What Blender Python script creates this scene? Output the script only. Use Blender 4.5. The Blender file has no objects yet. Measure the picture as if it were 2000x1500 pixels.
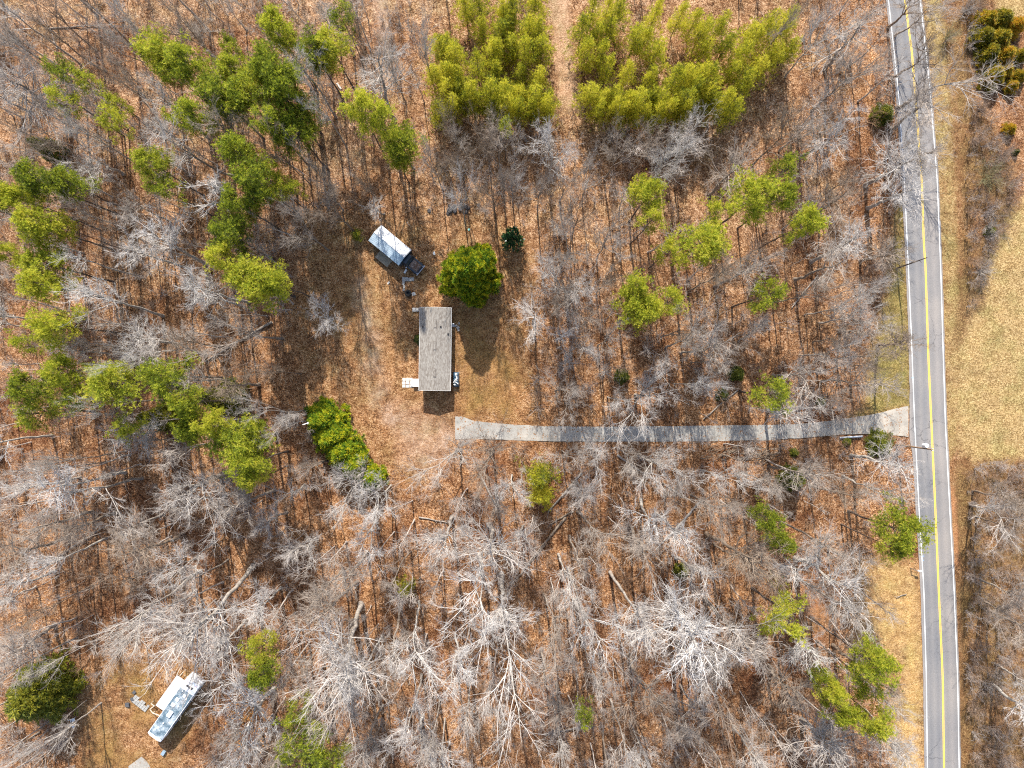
import bpy, math, random
import numpy as np
from mathutils import Vector, Matrix

# ------------------------------------------------------------------ camera, light, exposure
SC = bpy.context.scene
COL = SC.collection
H = 120.0                 # drone height (m)
S = 0.089                 # metres of ground per photo pixel (2000 px wide)
R = math.radians

cam_d = bpy.data.cameras.new('camera')
cam = bpy.data.objects.new('camera', cam_d)
COL.objects.link(cam)
cam.location = (0, 0, H)
cam.rotation_euler = (0, 0, 0)
cam_d.sensor_fit = 'HORIZONTAL'
cam_d.sensor_width = 36.0
cam_d.lens = 18.0 * H / (1000 * S)
cam_d.clip_start = 0.5
cam_d.clip_end = 6000
SC.camera = cam

SUN_EL, SUN_AZ = 39.0, -6.0          # azimuth from +Y (photo up), clockwise
world = bpy.data.worlds.new('World')
SC.world = world
world.use_nodes = True
wn = world.node_tree.nodes
wl = world.node_tree.links
sky = wn.new('ShaderNodeTexSky')
sky.sky_type = 'NISHITA'
sky.sun_disc = False
sky.sun_elevation = R(SUN_EL)
sky.sun_rotation = R(SUN_AZ)
sky.air_density = 1.0
sky.dust_density = 1.5
wl.new(sky.outputs[0], wn['Background'].inputs[0])
wn['Background'].inputs[1].default_value = 0.15

sun_d = bpy.data.lights.new('sun', 'SUN')
sun_d.energy = 4.6
sun_d.angle = R(0.5)
sun_d.color = (1.0, 0.95, 0.87)
sun = bpy.data.objects.new('sun', sun_d)
COL.objects.link(sun)
to_sun = Vector((math.sin(R(SUN_AZ)) * math.cos(R(SUN_EL)), math.cos(R(SUN_AZ)) * math.cos(R(SUN_EL)), math.sin(R(SUN_EL))))
sun.rotation_euler = (-to_sun).to_track_quat('-Z', 'Y').to_euler()
sun.location = (0, 0, 150)

vs = SC.view_settings
vs.view_transform = 'Standard'
vs.look = 'None'
vs.gamma = 1.0
vs.use_curve_mapping = False
vs.exposure = 0.96
SC.cycles.use_denoising = False
SC.cycles.pixel_filter_type = 'BLACKMAN_HARRIS'
SC.cycles.filter_width = 1.15
SC.cycles.max_bounces = 5
SC.cycles.diffuse_bounces = 3
SC.cycles.glossy_bounces = 2
SC.cycles.transmission_bounces = 3

# ------------------------------------------------------------------ small helpers
def W(px, py, h=0.0):
    """photo pixel -> world x, y for a point h metres above the ground"""
    k = S * (1 - h / H)
    return ((px - 1000) * k, (750 - py) * k)

def tag(o, label=None, cat=None, group=None, kind=None):
    if label: o['label'] = label
    if cat: o['category'] = cat
    if group: o['group'] = group
    if kind: o['kind'] = kind
    return o

def empty(name, loc=(0, 0, 0), rz=0.0):
    o = bpy.data.objects.new(name, None)
    o.empty_display_size = 0.3
    o.location = loc
    o.rotation_euler = (0, 0, rz)
    COL.objects.link(o)
    return o

def link(name, me, parent=None, loc=(0, 0, 0), rz=0.0):
    o = bpy.data.objects.new(name, me)
    o.location = loc
    o.rotation_euler = (0, 0, rz)
    if parent is not None: o.parent = parent
    COL.objects.link(o)
    return o

def mesh_np(name, verts, quads=None, tris=None, mat=None, smooth=False, attrs=None):
    me = bpy.data.meshes.new(name)
    nv = len(verts)
    nq = 0 if quads is None else len(quads)
    nt = 0 if tris is None else len(tris)
    me.vertices.add(nv)
    me.vertices.foreach_set('co', np.ascontiguousarray(verts, dtype=np.float32).ravel())
    li = []
    if nq: li.append(np.asarray(quads, dtype=np.int32).ravel())
    if nt: li.append(np.asarray(tris, dtype=np.int32).ravel())
    li = np.concatenate(li)
    me.loops.add(len(li))
    me.loops.foreach_set('vertex_index', li)
    st = np.concatenate([np.arange(nq) * 4, nq * 4 + np.arange(nt) * 3]).astype(np.int32)
    me.polygons.add(nq + nt)
    me.polygons.foreach_set('loop_start', st)
    if smooth:
        me.polygons.foreach_set('use_smooth', np.ones(nq + nt, dtype=bool))
    if attrs:
        for k, v in attrs.items():
            a = me.attributes.new(k, 'FLOAT', 'POINT')
            a.data.foreach_set('value', np.ascontiguousarray(v, dtype=np.float32))
    me.update(calc_edges=True)
    if mat is not None: me.materials.append(mat)
    return me

class MB:
    """collects simple solids into one mesh"""
    def __init__(s): s.v, s.f = [], []
    def add(s, vs_, fs):
        b = len(s.v)
        s.v += [tuple(v) for v in vs_]
        s.f += [tuple(i + b for i in f) for f in fs]
        return s
    def box(s, c, d, rz=0.0, rx=0.0, ry=0.0):
        m = Matrix.Rotation(rz, 3, 'Z') @ Matrix.Rotation(ry, 3, 'Y') @ Matrix.Rotation(rx, 3, 'X')
        x, y, z = d[0] / 2, d[1] / 2, d[2] / 2
        vv = [m @ Vector(p) + Vector(c) for p in ((-x,-y,-z),(x,-y,-z),(x,y,-z),(-x,y,-z),(-x,-y,z),(x,-y,z),(x,y,z),(-x,y,z))]
        return s.add(vv, [(0,3,2,1),(4,5,6,7),(0,1,5,4),(1,2,6,5),(2,3,7,6),(3,0,4,7)])
    def prism(s, pts, z0, z1):
        n = len(pts)
        vv = [(p[0], p[1], z0) for p in pts] + [(p[0], p[1], z1) for p in pts]
        ff = [tuple(range(n - 1, -1, -1)), tuple(range(n, 2 * n))]
        ff += [(i, (i + 1) % n, n + (i + 1) % n, n + i) for i in range(n)]
        return s.add(vv, ff)
    def tube(s, a, b, r0, r1, n=8):
        a, b = Vector(a), Vector(b)
        t = (b - a).normalized()
        u = t.orthogonal().normalized(); w = t.cross(u)
        vv = [a + (u * math.cos(2*math.pi*i/n) + w * math.sin(2*math.pi*i/n)) * r0 for i in range(n)]
        vv += [b + (u * math.cos(2*math.pi*i/n) + w * math.sin(2*math.pi*i/n)) * r1 for i in range(n)]
        ff = [(i, (i+1) % n, n + (i+1) % n, n + i) for i in range(n)] + [tuple(range(n-1,-1,-1)), tuple(range(n, 2*n))]
        return s.add(vv, ff)
    def extrude_profile(s, prof, y0, y1):
        """closed profile in local x,z drawn out along y"""
        n = len(prof)
        vv = [(p[0], y0, p[1]) for p in prof] + [(p[0], y1, p[1]) for p in prof]
        ff = [tuple(range(n)), tuple(range(2*n-1, n-1, -1))]
        ff += [((i+1) % n, i, n + i, n + (i+1) % n) for i in range(n)]
        return s.add(vv, ff)
    def build(s, name, mat, parent=None, loc=(0,0,0), rz=0.0, bevel=0.0):
        me = bpy.data.meshes.new(name)
        me.from_pydata([tuple(v) for v in s.v], [], s.f)
        me.materials.append(mat)
        me.update()
        o = link(name, me, parent, loc, rz)
        if bevel:
            m = o.modifiers.new('bevel', 'BEVEL'); m.width = bevel; m.segments = 2; m.limit_method = 'ANGLE'
        return o

# ------------------------------------------------------------------ materials
def newmat(name):
    m = bpy.data.materials.new(name)
    m.use_nodes = True
    nt = m.node_tree
    return m, nt, nt.nodes, nt.links, nt.nodes['Principled BSDF']

def ramp(n, stops, interp='LINEAR'):
    r = n.new('ShaderNodeValToRGB')
    r.color_ramp.interpolation = interp
    e = r.color_ramp.elements
    while len(e) < len(stops): e.new(0.5)
    for x, (p, c) in zip(e, stops):
        x.position = p
        x.color = (*c, 1) if len(c) == 3 else c
    return r

def noise(n, l, vec, scale, detail=3, rough=0.55):
    t = n.new('ShaderNodeTexNoise')
    t.inputs['Scale'].default_value = scale
    t.inputs['Detail'].default_value = detail
    t.inputs['Roughness'].default_value = rough
    if vec is not None: l.new(vec, t.inputs['Vector'])
    return t

def mixc(n, l, fac, a, b, mode='MIX'):
    m = n.new('ShaderNodeMix')
    m.data_type = 'RGBA'; m.blend_type = mode
    for i, v in ((0, fac), (6, a), (7, b)):
        if hasattr(v, 'is_linked') or hasattr(v, 'links'): l.new(v, m.inputs[i])
        elif isinstance(v, (int, float)): m.inputs[i].default_value = v
        else: m.inputs[i].default_value = (*v, 1)
    return m.outputs[2]

def mth(n, l, op, a, b=None, clamp=False):
    m = n.new('ShaderNodeMath'); m.operation = op; m.use_clamp = clamp
    for i, v in ((0, a), (1, b)):
        if v is None: continue
        if isinstance(v, (int, float)): m.inputs[i].default_value = v
        else: l.new(v, m.inputs[i])
    return m.outputs[0]

def plain(name, col, rough=0.7, var=0.18, scale=1.2, metal=0.0, spec=0.3, col2=None, mid=0.5, bump=0.0, bscale=20):
    m, nt, n, l, b = newmat(name)
    tc = n.new('ShaderNodeTexCoord')
    ns = noise(n, l, tc.outputs['Object'], scale, 5, 0.65)
    if col2 is None:
        c1 = tuple(x * (1 - var) for x in col); c2 = tuple(min(1, x * (1 + var)) for x in col)
        r = ramp(n, [(0.3, c1), (0.7, c2)])
    else:
        r = ramp(n, [(mid - 0.1, col), (mid + 0.1, col2)])
    l.new(ns.outputs[0], r.inputs[0])
    l.new(r.outputs[0], b.inputs['Base Color'])
    b.inputs['Roughness'].default_value = rough
    b.inputs['Metallic'].default_value = metal
    b.inputs['Specular IOR Level'].default_value = spec
    if bump:
        nb = noise(n, l, tc.outputs['Object'], bscale, 3)
        bp = n.new('ShaderNodeBump'); bp.inputs['Strength'].default_value = bump; bp.inputs['Distance'].default_value = 0.02
        l.new(nb.outputs[0], bp.inputs['Height']); l.new(bp.outputs[0], b.inputs['Normal'])
    return m

def make_ground_mat():
    m, nt, n, l, b = newmat('leaf_litter_ground')
    tc = n.new('ShaderNodeTexCoord'); P = tc.outputs['Object']
    def cells(scale):
        v = n.new('ShaderNodeTexVoronoi'); v.inputs['Scale'].default_value = scale
        l.new(P, v.inputs['Vector'])
        s = n.new('ShaderNodeSeparateColor'); l.new(v.outputs['Color'], s.inputs[0])
        return v, s
    v1, s1 = cells(6.0)
    v2, s2 = cells(13.0)
    big = noise(n, l, P, 0.09, 4, 0.6)
    mid = noise(n, l, P, 0.7, 4, 0.65)
    fine = noise(n, l, P, 5.0, 4, 0.7)
    # leaf litter : single leaves of different age, in drifts
    rnd = mth(n, l, 'ADD', mth(n, l, 'MULTIPLY', s1.outputs[0], 0.55), mth(n, l, 'MULTIPLY', s2.outputs[1], 0.45))
    rnd = mth(n, l, 'ADD', rnd, mth(n, l, 'MULTIPLY', mth(n, l, 'SUBTRACT', mid.outputs[0], 0.5), 0.75), True)
    leaf = ramp(n, [(0.1, (0.036, 0.017, 0.0085)), (0.3, (0.11, 0.048, 0.020)), (0.5, (0.232, 0.108, 0.045)), (0.7, (0.335, 0.183, 0.088)), (0.95, (0.54, 0.38, 0.25))])
    l.new(rnd, leaf.inputs[0])
    drift = ramp(n, [(0.33, (0.60, 0.48, 0.42)), (0.47, (0.92, 0.88, 0.84)), (0.56, (1.05, 1.03, 1.0)), (0.68, (1.24, 1.22, 1.14))])
    l.new(big.outputs[0], drift.inputs[0])
    leafc = mixc(n, l, 1.0, leaf.outputs[0], drift.outputs[0], 'MULTIPLY')
    d2n = noise(n, l, P, 0.28, 5, 0.65)
    d2 = ramp(n, [(0.34, (0.66, 0.58, 0.54)), (0.5, (1, 1, 1)), (0.66, (1.2, 1.17, 1.12))]); l.new(d2n.outputs[0], d2.inputs[0])
    leafc = mixc(n, l, 1.0, leafc, d2.outputs[0], 'MULTIPLY')
    def zone_col(stops, src):
        r = ramp(n, stops); l.new(src, r.inputs[0]); return r.outputs[0]
    gr = mth(n, l, 'ADD', mth(n, l, 'MULTIPLY', fine.outputs[0], 0.55), mth(n, l, 'MULTIPLY', s1.outputs[1], 0.45))
    zones = {
        'dry_litter': zone_col([(0.1, (0.05, 0.026, 0.014)), (0.3, (0.14, 0.075, 0.039)), (0.5, (0.27, 0.158, 0.086)), (0.7, (0.38, 0.25, 0.15)), (0.95, (0.56, 0.43, 0.31))], rnd),
        'thin_litter': zone_col([(0.1, (0.08, 0.038, 0.016)), (0.35, (0.19, 0.095, 0.040)), (0.6, (0.30, 0.168, 0.078)), (0.9, (0.45, 0.31, 0.185))], rnd),
        'lawn': zone_col([(0.2, (0.07, 0.048, 0.015)), (0.42, (0.18, 0.105, 0.034)), (0.65, (0.30, 0.18, 0.066)), (0.9, (0.43, 0.30, 0.145))], gr),
        'grass': zone_col([(0.2, (0.075, 0.07, 0.02)), (0.5, (0.175, 0.148, 0.046)), (0.8, (0.33, 0.27, 0.115))], gr),
        'field': zone_col([(0.2, (0.115, 0.073, 0.027)), (0.42, (0.25, 0.172, 0.074)), (0.62, (0.37, 0.278, 0.135)), (0.9, (0.52, 0.42, 0.25))], gr),
        'dirt': zone_col([(0.2, (0.21, 0.125, 0.075)), (0.5, (0.36, 0.24, 0.155)), (0.85, (0.52, 0.39, 0.29))], gr),
        'sand': zone_col([(0.2, (0.26, 0.155, 0.055)), (0.5, (0.41, 0.27, 0.11)), (0.85, (0.54, 0.41, 0.22))], gr),
        'brush': zone_col([(0.15, (0.045, 0.025, 0.011)), (0.4, (0.125, 0.074, 0.032)), (0.65, (0.225, 0.148, 0.066)), (0.9, (0.36, 0.265, 0.14))], gr),
        'red_earth': zone_col([(0.2, (0.25, 0.11, 0.05)), (0.6, (0.37, 0.19, 0.095)), (0.9, (0.46, 0.29, 0.165))], gr),
        'pale_gravel': zone_col([(0.2, (0.21, 0.15, 0.11)), (0.5, (0.35, 0.262, 0.205)), (0.9, (0.52, 0.44, 0.375))], gr),
    }
    fpatch = ramp(n, [(0.3, (0.80, 0.74, 0.68)), (0.5, (1.0, 0.97, 0.92)), (0.7, (1.14, 1.12, 1.08))]); l.new(mid.outputs[0], fpatch.inputs[0])
    fbig = noise(n, l, P, 0.22, 4, 0.6)
    fb = ramp(n, [(0.35, (0.86, 0.9, 0.78)), (0.55, (1.05, 0.99, 0.95))]); l.new(fbig.outputs[0], fb.inputs[0])
    for k_ in list(zones):
        zones[k_] = mixc(n, l, 1.0, mixc(n, l, 1.0, zones[k_], fpatch.outputs[0], 'MULTIPLY'), fb.outputs[0], 'MULTIPLY')
    c = leafc
    wob = mth(n, l, 'SUBTRACT', mth(n, l, 'ADD', mth(n, l, 'MULTIPLY', mid.outputs[0], 0.6), mth(n, l, 'MULTIPLY', fine.outputs[0], 0.4)), 0.5)
    for k, zc in zones.items():
        a = n.new('ShaderNodeAttribute'); a.attribute_name = k
        w = a.outputs['Fac']
        inv = mth(n, l, 'SUBTRACT', 1.0, w)
        p = mth(n, l, 'MULTIPLY', mth(n, l, 'MULTIPLY', w, inv), 8.0)
        ww = mth(n, l, 'ADD', w, mth(n, l, 'MULTIPLY', p, wob), True)
        c = mixc(n, l, ww, c, zc)
    l.new(c, b.inputs['Base Color'])
    b.inputs['Roughness'].default_value = 0.9
    b.inputs['Specular IOR Level'].default_value = 0.15
    hh = mth(n, l, 'ADD', mth(n, l, 'MULTIPLY', v1.outputs['Distance'], 0.6), mth(n, l, 'MULTIPLY', fine.outputs[0], 0.8))
    bp = n.new('ShaderNodeBump'); bp.inputs['Strength'].default_value = 0.8; bp.inputs['Distance'].default_value = 0.10
    l.new(hh, bp.inputs['Height']); l.new(bp.outputs[0], b.inputs['Normal'])
    return m

def make_asphalt():
    m, nt, n, l, b = newmat('worn_asphalt')
    uv = n.new('ShaderNodeUVMap'); uv.uv_map = 'UVMap'
    sx = n.new('ShaderNodeSeparateXYZ'); l.new(uv.outputs[0], sx.inputs[0])
    tc = n.new('ShaderNodeTexCoord')
    mp = n.new('ShaderNodeMapping'); mp.inputs['Scale'].default_value = (26, 0.035, 1); l.new(uv.outputs[0], mp.inputs[0])
    st = noise(n, l, mp.outputs[0], 1.0, 4, 0.6)
    a = mth(n, l, 'ADD', sx.outputs[0], mth(n, l, 'MULTIPLY', mth(n, l, 'SUBTRACT', st.outputs[0], 0.5), 0.06))
    wheel = ramp(n, [(0.0, (0.26, 0.235, 0.215)), (0.1, (0.195, 0.188, 0.183)), (0.2, (0.165, 0.162, 0.162)), (0.3, (0.205, 0.195, 0.187)), (0.41, (0.168, 0.165, 0.166)),
                     (0.55, (0.228, 0.21, 0.195)), (0.66, (0.20, 0.188, 0.178)), (0.78, (0.245, 0.224, 0.206)), (0.9, (0.205, 0.193, 0.182)), (1.0, (0.23, 0.21, 0.19))])
    l.new(a, wheel.inputs[0])
    gr = noise(n, l, tc.outputs['Object'], 9.0, 4, 0.75)
    g = ramp(n, [(0.3, (0.78, 0.78, 0.78)), (0.7, (1.2, 1.2, 1.2))]); l.new(gr.outputs[0], g.inputs[0])
    c = mixc(n, l, 1.0, wheel.outputs[0], g.outputs[0], 'MULTIPLY')
    pt = noise(n, l, tc.outputs['Object'], 0.12, 3, 0.5)
    pr = ramp(n, [(0.35, (0.86, 0.87, 0.9)), (0.65, (1.1, 1.07, 1.04))]); l.new(pt.outputs[0], pr.inputs[0])
    c = mixc(n, l, 1.0, c, pr.outputs[0], 'MULTIPLY')
    dn = noise(n, l, tc.outputs['Object'], 0.6, 3, 0.6)
    av = n.new('ShaderNodeVectorMath'); av.operation = 'ADD'
    sv = n.new('ShaderNodeVectorMath'); sv.operation = 'SCALE'; sv.inputs['Scale'].default_value = 1.6
    l.new(dn.outputs['Color'], sv.inputs[0]); l.new(tc.outputs['Object'], av.inputs[0]); l.new(sv.outputs[0], av.inputs[1])
    vo = n.new('ShaderNodeTexVoronoi'); vo.feature = 'DISTANCE_TO_EDGE'; vo.inputs['Scale'].default_value = 0.22; l.new(av.outputs[0], vo.inputs['Vector'])
    ck = ramp(n, [(0.0, (0.45, 0.45, 0.47)), (0.012, (1, 1, 1))]); l.new(vo.outputs['Distance'], ck.inputs[0])
    pm = noise(n, l, tc.outputs['Object'], 0.09, 2, 0.5)
    pmr = ramp(n, [(0.5, (0, 0, 0)), (0.56, (1, 1, 1))]); l.new(pm.outputs[0], pmr.inputs[0])
    ckm = mixc(n, l, pmr.outputs[0], (1, 1, 1), ck.outputs[0])
    c = mixc(n, l, 1.0, c, ckm, 'MULTIPLY')
    l.new(c, b.inputs['Base Color']); b.inputs['Roughness'].default_value = 0.85
    return m

def make_paint(name, col, under):
    m, nt, n, l, b = newmat(name)
    tc = n.new('ShaderNodeTexCoord')
    ns = noise(n, l, tc.outputs['Object'], 4.0, 5, 0.75)
    r = ramp(n, [(0.33, under), (0.43, col)]); l.new(ns.outputs[0], r.inputs[0])
    l.new(r.outputs[0], b.inputs['Base Color']); b.inputs['Roughness'].default_value = 0.6
    return m

def make_concrete():
    m, nt, n, l, b = newmat('weathered_concrete')
    tc = n.new('ShaderNodeTexCoord')
    ns = noise(n, l, tc.outputs['Object'], 0.35, 6, 0.7)
    f = noise(n, l, tc.outputs['Object'], 6.0, 4, 0.7)
    r = ramp(n, [(0.3, (0.21, 0.198, 0.178)), (0.5, (0.31, 0.293, 0.262)), (0.7, (0.39, 0.362, 0.318))]); l.new(ns.outputs[0], r.inputs[0])
    g = ramp(n, [(0.3, (0.84, 0.84, 0.84)), (0.7, (1.14, 1.14, 1.14))]); l.new(f.outputs[0], g.inputs[0])
    c = mixc(n, l, 1.0, r.outputs[0], g.outputs[0], 'MULTIPLY')
    a = n.new('ShaderNodeAttribute'); a.attribute_type = 'OBJECT'; a.attribute_name = 'tone'
    warm = mixc(n, l, a.outputs['Fac'], (0.98, 0.99, 1.0), (1.16, 1.09, 1.0))
    c = mixc(n, l, 1.0, c, warm, 'MULTIPLY')
    lv = n.new('ShaderNodeTexVoronoi'); lv.inputs['Scale'].default_value = 7.0; l.new(tc.outputs['Object'], lv.inputs['Vector'])
    ls = n.new('ShaderNodeSeparateColor'); l.new(lv.outputs['Color'], ls.inputs[0])
    lm = noise(n, l, tc.outputs['Object'], 0.8, 4, 0.7)
    lf = mth(n, l, 'ADD', mth(n, l, 'MULTIPLY', ls.outputs[0], 0.5), mth(n, l, 'MULTIPLY', lm.outputs[0], 0.8))
    lr = ramp(n, [(0.86, (0, 0, 0)), (0.89, (1, 1, 1))], 'LINEAR'); l.new(lf, lr.inputs[0])
    c = mixc(n, l, lr.outputs[0], c, (0.24, 0.12, 0.05))
    l.new(c, b.inputs['Base Color']); b.inputs['Roughness'].default_value = 0.85
    bp = n.new('ShaderNodeBump'); bp.inputs['Strength'].default_value = 0.3; bp.inputs['Distance'].default_value = 0.02
    l.new(f.outputs[0], bp.inputs['Height']); l.new(bp.outputs[0], b.inputs['Normal'])
    return m

def make_bark(name, lo, hi, patch):
    """bark whose tint comes from the tree's own 'tone'"""
    m, nt, n, l, b = newmat(name)
    tc = n.new('ShaderNodeTexCoord')
    a = n.new('ShaderNodeAttribute'); a.attribute_type = 'OBJECT'; a.attribute_name = 'tone'
    c = mixc(n, l, a.outputs['Fac'], lo, hi)
    ns = noise(n, l, tc.outputs['Object'], 2.2, 5, 0.7)
    r = ramp(n, [(0.35, (0.62, 0.60, 0.58)), (0.55, (1, 1, 1)), (0.72, patch)]); l.new(ns.outputs[0], r.inputs[0])
    c = mixc(n, l, 1.0, c, r.outputs[0], 'MULTIPLY')
    l.new(c, b.inputs['Base Color']); b.inputs['Roughness'].default_value = 0.85
    b.inputs['Specular IOR Level'].default_value = 0.2
    return m

def make_leaf(name, stops, gloss=0.55, trans=0.3):
    m, nt, n, l, b = newmat(name)
    a = n.new('ShaderNodeAttribute'); a.attribute_name = 'leaf_age'
    o = n.new('ShaderNodeAttribute'); o.attribute_type = 'OBJECT'; o.attribute_name = 'tone'
    f = mth(n, l, 'ADD', a.outputs['Fac'], mth(n, l, 'MULTIPLY', mth(n, l, 'SUBTRACT', o.outputs['Fac'], 0.5), 0.55), True)
    r = ramp(n, stops); l.new(f, r.inputs[0])
    l.new(r.outputs[0], b.inputs['Base Color'])
    b.inputs['Roughness'].default_value = gloss
    b.inputs['Specular IOR Level'].default_value = 0.3
    t = n.new('ShaderNodeBsdfTranslucent'); l.new(r.outputs[0], t.inputs[0])
    mx = n.new('ShaderNodeMixShader'); mx.inputs[0].default_value = trans
    l.new(b.outputs[0], mx.inputs[1]); l.new(t.outputs[0], mx.inputs[2])
    l.new(mx.outputs[0], n['Material Output'].inputs[0])
    return m

M = {}
M['ground'] = make_ground_mat()
M['asphalt'] = make_asphalt()
M['white_paint'] = make_paint('white_road_paint', (0.80, 0.80, 0.78), (0.45, 0.44, 0.42))
M['yellow_paint'] = make_paint('yellow_road_paint', (0.78, 0.52, 0.06), (0.45, 0.33, 0.12))
M['concrete'] = make_concrete()
M['twig'] = make_bark('grey_twig_bark', (0.27, 0.205, 0.15), (0.60, 0.565, 0.53), (1.2, 1.2, 1.2))
M['bark'] = make_bark('grey_trunk_bark', (0.20, 0.15, 0.11), (0.43, 0.40, 0.36), (1.35, 1.36, 1.35))
M['pine_bark'] = plain('dark_pine_bark', (0.10, 0.075, 0.06), 0.9, 0.4, 3.0)
M['dead_wood'] = plain('weathered_dead_wood', (0.22, 0.17, 0.125), 0.9, 0.35, 2.5)
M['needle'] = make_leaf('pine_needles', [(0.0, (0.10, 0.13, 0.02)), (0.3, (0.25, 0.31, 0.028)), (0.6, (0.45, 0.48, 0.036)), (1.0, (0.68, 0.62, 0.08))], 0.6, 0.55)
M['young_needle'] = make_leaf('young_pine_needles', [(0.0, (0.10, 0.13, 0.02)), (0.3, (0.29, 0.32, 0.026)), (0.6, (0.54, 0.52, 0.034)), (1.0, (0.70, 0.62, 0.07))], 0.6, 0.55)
M['cypress'] = make_leaf('cypress_sprays', [(0.0, (0.02, 0.075, 0.012)), (0.35, (0.10, 0.21, 0.014)), (0.6, (0.30, 0.39, 0.018)), (1.0, (0.66, 0.58, 0.025))], 0.75, 0.45)
M['cedar'] = make_leaf('olive_cedar_sprays', [(0.0, (0.035, 0.048, 0.012)), (0.45, (0.115, 0.14, 0.018)), (0.8, (0.23, 0.23, 0.022)), (1.0, (0.32, 0.29, 0.03))], 0.5, 0.35)
M['orange_cedar'] = make_leaf('bronzed_cedar_sprays', [(0.0, (0.06, 0.065, 0.01)), (0.4, (0.25, 0.23, 0.014)), (0.7, (0.46, 0.33, 0.016)), (1.0, (0.58, 0.28, 0.02))], 0.5, 0.4)
M['glossy'] = make_leaf('glossy_magnolia_leaves', [(0.0, (0.012, 0.04, 0.015)), (0.5, (0.03, 0.09, 0.03)), (1.0, (0.09, 0.17, 0.05))], 0.25, 0.1)
M['brush'] = plain('brown_brush_twigs', (0.34, 0.25, 0.19), 0.9, 0.3, 0.2)
M['wood'] = plain('greyed_timber', (0.34, 0.29, 0.21), 0.85, 0.2, 4.0)

# ------------------------------------------------------------------ ground
rng0 = np.random.default_rng(5)
def seg_dist(px, py, poly, closed=True):
    d = np.full(px.shape, 1e9)
    n = len(poly)
    for i in range(n if closed else n - 1):
        x0, y0 = poly[i]; x1, y1 = poly[(i + 1) % n]
        dx, dy = x1 - x0, y1 - y0
        t = np.clip(((px - x0) * dx + (py - y0) * dy) / (dx * dx + dy * dy + 1e-9), 0, 1)
        d = np.minimum(d, np.hypot(px - x0 - t * dx, py - y0 - t * dy))
    return d
def inside(px, py, poly):
    px = np.asarray(px, float); py = np.asarray(py, float)
    c = np.zeros(px.shape, bool)
    n = len(poly)
    for i in range(n):
        x0, y0 = poly[i]; x1, y1 = poly[(i + 1) % n]
        if y0 == y1: continue
        hit = ((y0 > py) != (y1 > py)) & (px < (x1 - x0) * (py - y0) / (y1 - y0) + x0)
        c ^= hit
    return c
def soft(px, py, poly, feather):
    s = np.where(inside(px, py, poly), 1, -1) * seg_dist(px, py, poly)
    return np.clip(s / feather + 0.5, 0, 1)
def along(px, py, line, half, feather):
    return np.clip((half - seg_dist(px, py, line, False)) / feather + 0.5, 0, 1)

YELLOW = [(1752,-140),(1767,0),(1781,105),(1789,210),(1800,350),(1804,475),(1807.5,525),(1813,700),(1818.7,825),(1825.7,975),(1833,1150),(1841,1325),(1843.5,1500),(1845,1640)]
WHITE_L = [(1712,-140),(1735,0),(1754,175),(1766,350),(1774,525),(1779.5,650),(1786,825),(1795,1000),(1804,1150),(1809,1325),(1811,1500),(1812,1640)]
WHITE_R = [(1780,-140),(1797,0),(1816,175),(1830,350),(1837,525),(1841.5,680),(1846,825),(1855,1000),(1863,1150),(1870,1325),(1873,1500),(1874,1640)]
def xat(line, y):
    return np.interp(y, [p[1] for p in line], [p[0] for p in line])

CLEARING = [(600,430),(700,405),(860,420),(1000,425),(1055,470),(1040,560),(1030,700),(1040,800),(1060,822),(890,822),(885,870),(835,905),(800,965),(770,935),(720,880),(650,785),(590,800),(565,650),(585,520)]
RV_YARD = [(205,1300),(300,1285),(380,1310),(400,1370),(350,1470),(330,1520),(150,1520),(160,1420),(175,1340)]
VERGE_L = [(1690,800),(1700,700),(1735,560),(1755,400),(1768,400),(1778,640),(1786,800),(1770,795),(1700,815),(1655,822)]
SANDY = [(1690,1100),(1760,1090),(1795,1120),(1806,1300),(1812,1560),(1765,1560),(1740,1420),(1745,1300),(1680,1250)]
FIELD = [(1905,560),(1960,430),(2010,380),(2200,300),(2200,1000),(2020,905),(1960,900),(1905,905),(1872,880),(1858,700),(1895,610)]
FIELD_TOP = [(1935,-20),(1950,25),(2010,50),(2200,120),(2200,-200),(1925,-200)]
VERGE_R_G = [(1800,-60),(1838,-60),(1858,180),(1868,400),(1876,640),(1870,860),(1852,900),(1846,800),(1838,520),(1818,180)]
BRUSH_R = [(1842,-60),(1920,-60),(1925,40),(1895,120),(1925,220),(1990,330),(1965,440),(1915,560),(1885,620),(1872,560),(1876,380),(1862,180)]
BRUSH_RB = [(1864,905),(1905,905),(1960,900),(2030,900),(2200,1000),(2200,1650),(1872,1650),(1872,1250),(1858,1000)]
TRAIL = [(1088,-120),(1090,0),(1098,60),(1105,130),(1112,200)]
LANE = [(705,560),(722,640),(728,720),(745,790),(800,850),(850,870),(890,838)]
TRAIL2 = [(730,-60),(745,30),(752,90),(760,160)]

def gaussnoise(x, y, seed, wl_):
    r = np.random.default_rng(seed)
    z = np.zeros(x.shape)
    for _ in range(14):
        a = r.uniform(0, 2*math.pi); k = 2*math.pi / (wl_ * r.uniform(0.6, 1.7))
        z += np.sin((x*math.cos(a) + y*math.sin(a))*k + r.uniform(0, 6.28))
    return z / 14**0.5

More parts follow.
